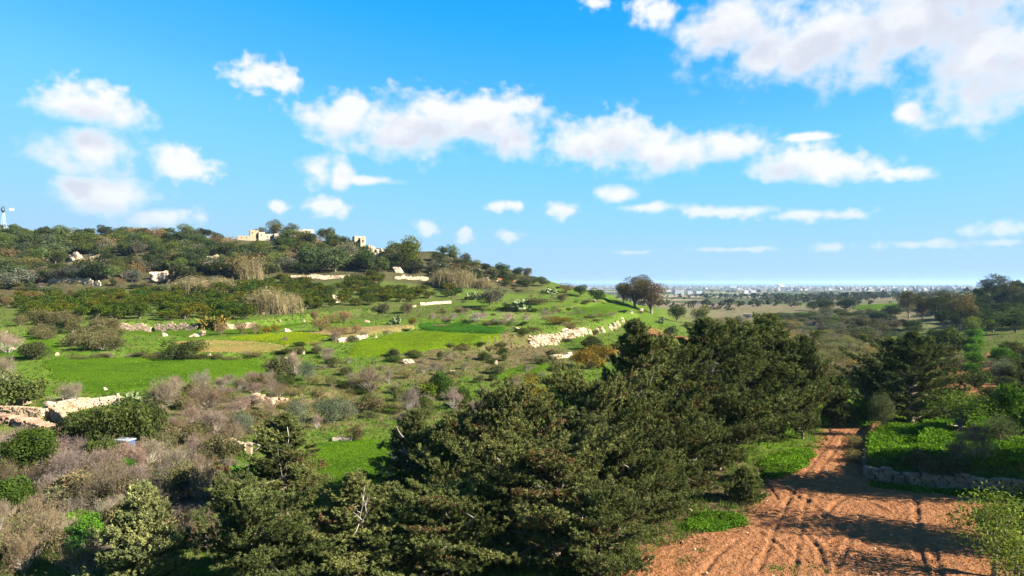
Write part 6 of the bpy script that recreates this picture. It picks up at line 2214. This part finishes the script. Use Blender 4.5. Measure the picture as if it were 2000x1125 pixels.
# ------------------------------------------------------------------ ground cover
# hedges and woods of the far plain
rf = np.random.default_rng(21)
mb = MB()
C_, S_, K_ = [], [], []
for h_ in range(85):
    px = rf.uniform(1060, 2050)
    D = math.exp(rf.uniform(math.log(430), math.log(5200)))
    L = rf.uniform(30, 260) * (0.5 + D / 2500)
    a = rf.choice([0.1, -0.25, 0.35, 1.45]) + rf.normal() * 0.1
    X0 = (px - 1000) / FPX * D
    n = int(L / 7) + 2
    t = np.linspace(-0.5, 0.5, n)
    x, y = X0 + t * L * math.cos(a) + rf.normal(size=n) * 3, D + t * L * math.sin(a) + rf.normal(size=n) * 3
    keep = (y > 400) & (rf.uniform(size=n) < 0.85)
    C_.append(np.stack([x, y], 1)[keep])
    S_.append(rf.uniform(1.2, 3.4, n)[keep] * rf.uniform(0.5, 1.2))
    K_.append(np.repeat(rf.uniform(0, 1), keep.sum()))
for w_ in range(8):
    px, D = rf.uniform(1330, 1990), math.exp(rf.uniform(math.log(700), math.log(5500)))
    X0 = (px - 1000) / FPX * D
    n = 40
    x, y = X0 + rf.normal(size=n) * D * 0.045, D + rf.normal(size=n) * D * 0.05
    keep = y > 420
    C_.append(np.stack([x, y], 1)[keep]); S_.append(rf.uniform(2.5, 6.0, n)[keep]); K_.append(np.repeat(rf.uniform(0, 0.5), keep.sum()))
C2, S2, K2 = np.concatenate(C_), np.concatenate(S_), np.concatenate(K_)
Z2 = terrain_z(C2[:, 0], C2[:, 1])
per = 15
n = len(C2) * per
d = unit(rf.normal(size=(n, 3)) + np.array([0, 0, 0.2]))
sr = np.repeat(S2, per)
ctr = np.stack([np.repeat(C2[:, 0], per), np.repeat(C2[:, 1], per), np.repeat(Z2, per) + sr * 0.75], 1) + d * sr[:, None] * np.array([0.95, 0.95, 0.75]) * rf.uniform(0.6, 1.05, (n, 1))
kk = np.repeat(K2, per)[:, None]
col = (np.array([0.030, 0.048, 0.020]) * (1 - kk) + np.array([0.085, 0.085, 0.040]) * kk) * rf.uniform(0.7, 1.35, (n, 1))
add_quads(mb, ctr, unit(d * 0.6 + rf.normal(size=(n, 3)) * 0.7), sr * 0.95, sr * 0.7, col, r=rf)
tag(link('far_woodland', mb.mesh('far_woodland', M_LEAF)), 'dark hedges and copses scattered over the far plain', 'woodland', kind='stuff')


def inside_any(P, polys):
    m = np.zeros(len(P), dtype=bool)
    for q in polys:
        m |= in_poly(P[:, 0], P[:, 1], q)
    return m


# grass and dry stalks over slopes and fields, evenly dense in view
rg = np.random.default_rng(31)
N = 42000
gx = rg.uniform(-60, 2060, N)
gy = 600 + 560 * rg.uniform(0, 1, N) ** 1.25
P = at_many(gx, gy)
ok = ~np.isnan(P[:, 0]) & (P[:, 1] < 210)
P = P[ok]
ok = ~in_poly(P[:, 0], P[:, 1], DIRT)
P = P[ok]
base_col = np.empty((len(P), 3))
dn = fbm(P[:, 0] / 7, P[:, 1] / 7, 3, 3) + 0.5
pick = rg.uniform(0, 1, len(P)) * 0.6 + dn * 0.4
base_col[:] = np.array([0.075, 0.16, 0.018])
base_col[pick > 0.47] = (0.11, 0.155, 0.030)
base_col[pick > 0.62] = (0.16, 0.125, 0.065)
base_col[pick > 0.75] = (0.21, 0.155, 0.095)
hh = rg.uniform(0.16, 0.42, len(P))
for (nm, poly, k, h_) in FIELDW:
    m = in_poly(P[:, 0], P[:, 1], poly)
    a, b_, c_ = [np.array(q) for q in FCOL[k]]
    t = rg.uniform(0, 1, (m.sum(), 1))
    base_col[m] = a + (b_ - a) * t
    hh[m] = rg.uniform(0.08, 0.22, m.sum())
    P[m, 2] += h_ * 0.8
bl = 5
n = len(P) * bl
B = np.repeat(P, bl, 0) + np.concatenate([rg.normal(size=(n, 2)) * 0.14, np.full((n, 1), -0.03)], 1)
H_ = np.repeat(hh, bl) * rg.uniform(0.6, 1.3, n)
T_ = B + np.concatenate([rg.normal(size=(n, 2)) * 0.45 * H_[:, None], H_[:, None]], 1)
mb = MB()
add_blades(mb, B, T_, 0.03 + 0.0009 * B[:, 1], np.repeat(base_col, bl, 0) * rg.uniform(0.7, 1.3, (n, 1)), rg)
tag(link('grass', mb.mesh('grass', M_GRASS)), 'rough grass and dry stalks covering slopes and field edges', 'grass', kind='stuff')


# leafy weeds where the photograph shows lush low plants
def weeds(name, label, poly, n, leaf, hgt, c1, c2, seed, per=9, lift=0.0):
    r = np.random.default_rng(seed)
    p = np.asarray(poly)
    x, y = r.uniform(p[:, 0].min(), p[:, 0].max(), n * 3), r.uniform(p[:, 1].min(), p[:, 1].max(), n * 3)
    ed, _, _ = seg_dist(x, y, list(map(tuple, p)) + [tuple(p[0])])
    m = in_poly(x, y, p) & (ed + 1.2 * fbm(x / 1.5, y / 1.5, 3, seed) > 0.1)
    x, y = x[m][:n], y[m][:n]
    z = terrain_z(x, y)
    k = fbm(x / 1.8, y / 1.8, 3, seed + 3) + 0.5
    nn = len(x) * per
    q = np.stack([np.repeat(x, per), np.repeat(y, per), np.repeat(z + lift, per)], 1)
    hh = np.repeat(hgt * (0.35 + 1.1 * k), per)
    d = r.normal(size=(nn, 3))
    q = q + np.stack([d[:, 0] * 0.16, d[:, 1] * 0.16, hh * r.uniform(0.15, 1.0, nn)], 1)
    t = np.clip(np.repeat(k, per) + r.normal(size=nn) * 0.3, 0, 1)[:, None]
    col = np.array(c1) * (1 - t) + np.array(c2) * t
    mb = MB()
    add_quads(mb, q, unit(r.normal(size=(nn, 3)) * 0.7 + np.array([0, 0, 0.8])), leaf * r.uniform(0.6, 1.4, nn), leaf * 0.6, col * r.uniform(0.75, 1.3, (nn, 1)), r=r)
    tag(link(name, mb.mesh(name, M_LEAF)), label, 'weeds', kind='stuff')


LUSH = ((0.050, 0.120, 0.012), (0.150, 0.285, 0.018))
weeds('leafy_weeds', 'lush green weeds filling the plot behind the rough stone wall', [flat(1698, 918), flat(1700, 862, 0.6), flat(1740, 838, 0.6), flat(1850, 840, 0.6), flat(2000, 855, 0.6), flat(2060, 900, 0.6), flat(2040, 945, 0.6), flat(1870, 935, 0.6), flat(1760, 925, 0.6)], 5200, 0.22, 0.62, *LUSH, 51)
weeds('leafy_weeds', 'green weed verge between the cypress row and the dirt track', [flat(1500, 935), flat(1485, 905), flat(1540, 880), flat(1592, 872), flat(1598, 885), flat(1570, 915), flat(1530, 936)], 2200, 0.18, 0.30, *LUSH, 52)
weeds('leafy_weeds', 'green weeds at the foot of the shaded cypress', [flat(1345, 1035), flat(1350, 1015), flat(1385, 1000), flat(1430, 1010), flat(1470, 1018), flat(1450, 1030), flat(1390, 1040)], 1300, 0.16, 0.28, *LUSH, 53)
weeds('leafy_weeds', 'low weeds in the shade below the rough stone wall', [flat(1695, 945), flat(1760, 953), flat(1870, 963), flat(2010, 975), flat(2010, 990), flat(1870, 974), flat(1720, 958)], 1300, 0.15, 0.25, *LUSH, 54)
weeds('leafy_weeds', 'lush green patch among the leafless bushes, bottom left', world_poly([(120, 1090), (110, 1020), (160, 1000), (220, 1010), (225, 1070), (190, 1100)]), 1500, 0.18, 0.45, *LUSH, 55)
weeds('leafy_weeds', 'green weeds left of the pointed cypress', world_poly([(430, 985), (425, 940), (480, 925), (510, 940), (500, 990)]), 900, 0.18, 0.4, *LUSH, 56)
weeds('leafy_weeds', 'green weeds in the gap beneath the spreading cypress', world_poly([(1655, 822), (1650, 795), (1700, 785), (1712, 815), (1700, 836)]), 900, 0.25, 0.6, *LUSH, 57)
weeds('leafy_weeds', 'green slope of weeds beyond the walled plot', world_poly([(1870, 830), (1865, 790), (1930, 785), (1980, 800), (1990, 840)]), 1500, 0.25, 0.6, *LUSH, 58)
weeds('leafy_weeds', 'sparse weeds on the red earth at the bottom edge', [flat(1480, 1135), flat(1500, 1112), flat(1600, 1105), flat(1640, 1120), flat(1640, 1160), flat(1480, 1170)], 420, 0.10, 0.14, (0.06, 0.10, 0.02), (0.12, 0.18, 0.03), 59)
weeds('leafy_weeds', 'thin weeds where the red earth meets the cypress roots', [flat(1240, 1130), flat(1270, 1095), flat(1350, 1065), flat(1430, 1045), flat(1440, 1060), flat(1330, 1110)], 700, 0.10, 0.12, (0.07, 0.09, 0.03), (0.13, 0.16, 0.04), 60)
weeds('leafy_weeds', 'weeds on the shaded ground right of the yard', [flat(1900, 1000), flat(1990, 990), flat(2060, 1010), flat(2060, 1140), flat(1960, 1120)], 1500, 0.13, 0.2, (0.05, 0.08, 0.02), (0.12, 0.16, 0.03), 61)
# clods and pebbles on the yard
rc = np.random.default_rng(8)
n = 1500
x, y = rc.uniform(4, 40, n), rc.uniform(26, 72, n)
m = in_poly(x, y, DIRT)
x, y = x[m], y[m]
mb = MB()
for i in range(len(x)):
    v, f = BLOCKS[i % 8]
    s = rc.uniform(0.04, 0.13) * (1.6 if rc.uniform() < 0.06 else 1)
    c = np.array([0.50, 0.24, 0.13]) if rc.uniform() < 0.72 else np.array([1.15, 0.95, 0.75])
    mb.add(rotz(v * np.array([s, s * 0.8, s * 0.6]), rc.uniform(0, 6)) + np.array([x[i], y[i], tz(x[i], y[i]) + 0.12]), f, c * rc.uniform(0.7, 1.2))
tag(link('pebbles', mb.mesh('pebbles', M_WALLSTONE, False)), 'clods and pale pebbles strewn over the red earth yard', 'pebbles', kind='stuff')

# ------------------------------------------------------------------ air
hz = MB()
hz.box((-64000, -64000, -60), (64000, 64000, 62))
m, nt = new_mat('haze')
pv = nt.nodes.new('ShaderNodeVolumePrincipled')
pv.inputs['Color'].default_value = (0.34, 0.52, 0.75, 1)
pv.inputs['Density'].default_value = 0.000075
pv.inputs['Anisotropy'].default_value = 0.2
o_ = nt.nodes.new('ShaderNodeOutputMaterial')
nt.links.new(pv.outputs[0], o_.inputs['Volume'])
tag(link('haze', hz.mesh('haze', m)), kind='stuff')


# ------------------------------------------------------------------ labels of plants growing in masses: look, size and nearest landmark
MARKS = [(885, 730, 'the white boulder'), (722, 750, 'the fan shaped leafless shrub'), (800, 790, 'the round leafless tree'), (855, 770, 'the deep green bush'), (640, 815, 'the silvery olive tree'), (575, 735, 'the blue green shrub'),
         (968, 712, 'the pinkish pointed rock'), (796, 708, 'the long pale rock'), (1095, 700, 'the short pale wall'), (1160, 680, 'the dark rounded shrub'), (740, 690, 'the big flower field'), (1085, 655, 'the bright rock wall'), (486, 880, 'the gate pillar'),
         (345, 857, 'the broken wall'), (262, 780, 'the prickly pear'), (247, 890, 'the blue shelter'), (128, 945, 'the barrel'), (275, 1000, 'the grey green cypress'), (165, 1060, 'the vivid green patch'), (40, 930, 'the green thicket'), (225, 850, 'the big rounded bush'),
         (560, 900, 'the pointed cypress'), (505, 462, 'the farmhouse'), (592, 452, 'the flat roofed house'), (703, 470, 'the small white house'), (160, 505, 'the white outcrop'), (310, 540, 'the tilted slab'), (415, 505, 'the pale rock'), (150, 478, 'the broad pine clump'),
         (8, 440, 'the wind pump'), (740, 500, 'the pale cliff'), (840, 487, 'the skyline rocks'), (790, 522, 'the spreading pine'), (640, 542, 'the terrace wall'), (480, 535, 'the golden brown tree'), (375, 570, 'the left reed bed'), (530, 605, 'the largest reed bed'),
         (656, 590, 'the grey boulder'), (415, 640, 'the banana clump'), (250, 640, 'the long field wall'), (35, 560, 'the grey olive tree'), (868, 555, 'the reeds below the ridge'), (957, 595, 'the grey domed tree'), (850, 594, 'the little pale wall'), (1012, 603, 'the spur prickly pear'),
         (1245, 600, 'the spur tree clump'), (1190, 635, 'the fluted rock face'), (1632, 728, 'the stone cistern'), (1460, 622, 'the white hut'), (1365, 636, 'the olive green tree'), (1690, 634, 'the reddish reeds'), (1770, 690, 'the spreading cypress'), (1545, 615, 'the far green field'),
         (1767, 600, 'the beige hut'), (1882, 630, 'the copse'), (1945, 580, 'the big dark tree'), (1910, 650, 'the yellow green tree'), (1932, 740, 'the orchard path'), (1955, 745, 'the silvery shrub'), (1508, 650, 'the last tall cypress'), (1605, 626, 'the dark shed'),
         (142, 556, 'the left terrace wall'), (300, 470, 'the bare ridge top'), (90, 600, 'the left orchard edge'), (600, 640, 'the tan bushes'), (480, 795, 'the crumbling wall'), (400, 770, 'the grey leafless shrub'), (330, 650, 'the white rock heap'), (120, 660, 'the olive thicket')]
LOOK = {'scrub': 'olive brown', 'barefar': 'leafless mauve', 'brown': 'rusty brown', 'bare': 'bare twiggy', 'barebig': 'tangled leafless', 'reed': 'pale reedy', 'olive': 'silvery', 'grey': 'greyish', 'wood': 'dark green', 'citrus': 'yellowish green',
        'pine': 'yellow green', 'bush': 'dark olive', 'green': 'fresh green', 'euca': 'leafy', 'cactus': 'fleshy', 'gold': 'golden', 'sapling': 'thin'}
PLACE = {'shrubs along the terrace banks': ('bank shrub', 'on a terrace edge'), 'thicket on the right slope': ('tree', 'on the right slope'), 'garden shrubs right of the orchard path': ('garden shrub', 'right of the orchard path'), 'shrubs on the valley floor': ('shrub', 'on the valley floor'), 'hedge shrubs along the far fields': ('hedge shrub', 'along the far fields'),
         'scrubby band between wood and orchard': ('shrub', 'below the wood'), 'thicket above the green field': ('shrub', 'above the green field'), 'low shrubs on the rough slope': ('low shrub', 'on the rough slope'), 'low shrubs below the bright green field': ('low shrub', 'below the green field'),
         'leafless thicket of the left foreground': ('shrub', 'in the left foreground'), 'low shrubs along the spur banks': ('low shrub', 'on the spur banks'), 'trees along the top of the left ridge': ('tree', 'on the left ridge top'), 'left part of the hillside wood': ('tree', 'in the hillside wood'),
         'wood below the farmhouse': ('tree', 'in the hillside wood'), 'wood under the small white house': ('tree', 'in the hillside wood'), 'descending end of the wooded ridge': ('tree', 'on the descending ridge'), 'citrus orchard right of the large reed bed': ('citrus tree', 'in the orchard'),
         'citrus orchard above the long field wall': ('citrus tree', 'in the orchard'), 'citrus orchard at the left end of the terraces': ('citrus tree', 'in the orchard')}
by_group = {}
for root, kind, w in GROWN:
    by_group.setdefault(root['group'], []).append((root, kind, w))
for grp, members in by_group.items():
    if grp not in PLACE:
        continue
    noun, place = PLACE[grp]
    ws = sorted(m[2] for m in members)
    lo, hi = ws[len(ws) // 3], ws[2 * len(ws) // 3]
    for root, kind, w in members:
        q = root.location
        px, py = 1000 + q.x / q.y * FPX, HOR - (q.z - CAMZ) / q.y * FPX
        mk = min(MARKS, key=lambda m: (m[0] - px) ** 2 + ((m[1] - py) * 2.5) ** 2)
        dx, dy = px - mk[0], (py - mk[1]) * 2.5
        if abs(dx) > abs(dy):
            rel = 'right of' if dx > 0 else 'left of'
        else:
            rel = 'below' if dy > 0 else 'above'
        if math.hypot(dx, dy) < 40:
            rel = 'beside'
        size = 'small' if w < lo else ('large' if w > hi else 'middling')
        look = LOOK[kind]
        if kind == 'citrus':
            c = [o for o in root.children if o.name.startswith('crown')][0].color
            look = 'orange tinged' if c[0] > c[1] * 1.15 else ('deep green' if c[0] < c[1] * 0.9 else look)
        if noun == 'citrus tree' or place == 'on the right slope':
            hh = root.scale[2] * LIB_SIZE[kind][0]
            noun_ = ('tall ' if hh > 0.72 * w else ('squat ' if hh < 0.6 * w else '')) + noun
        else:
            noun_ = noun
        root['label'] = f'{size} {look} {noun_} {place}, {rel} {mk[2]}'
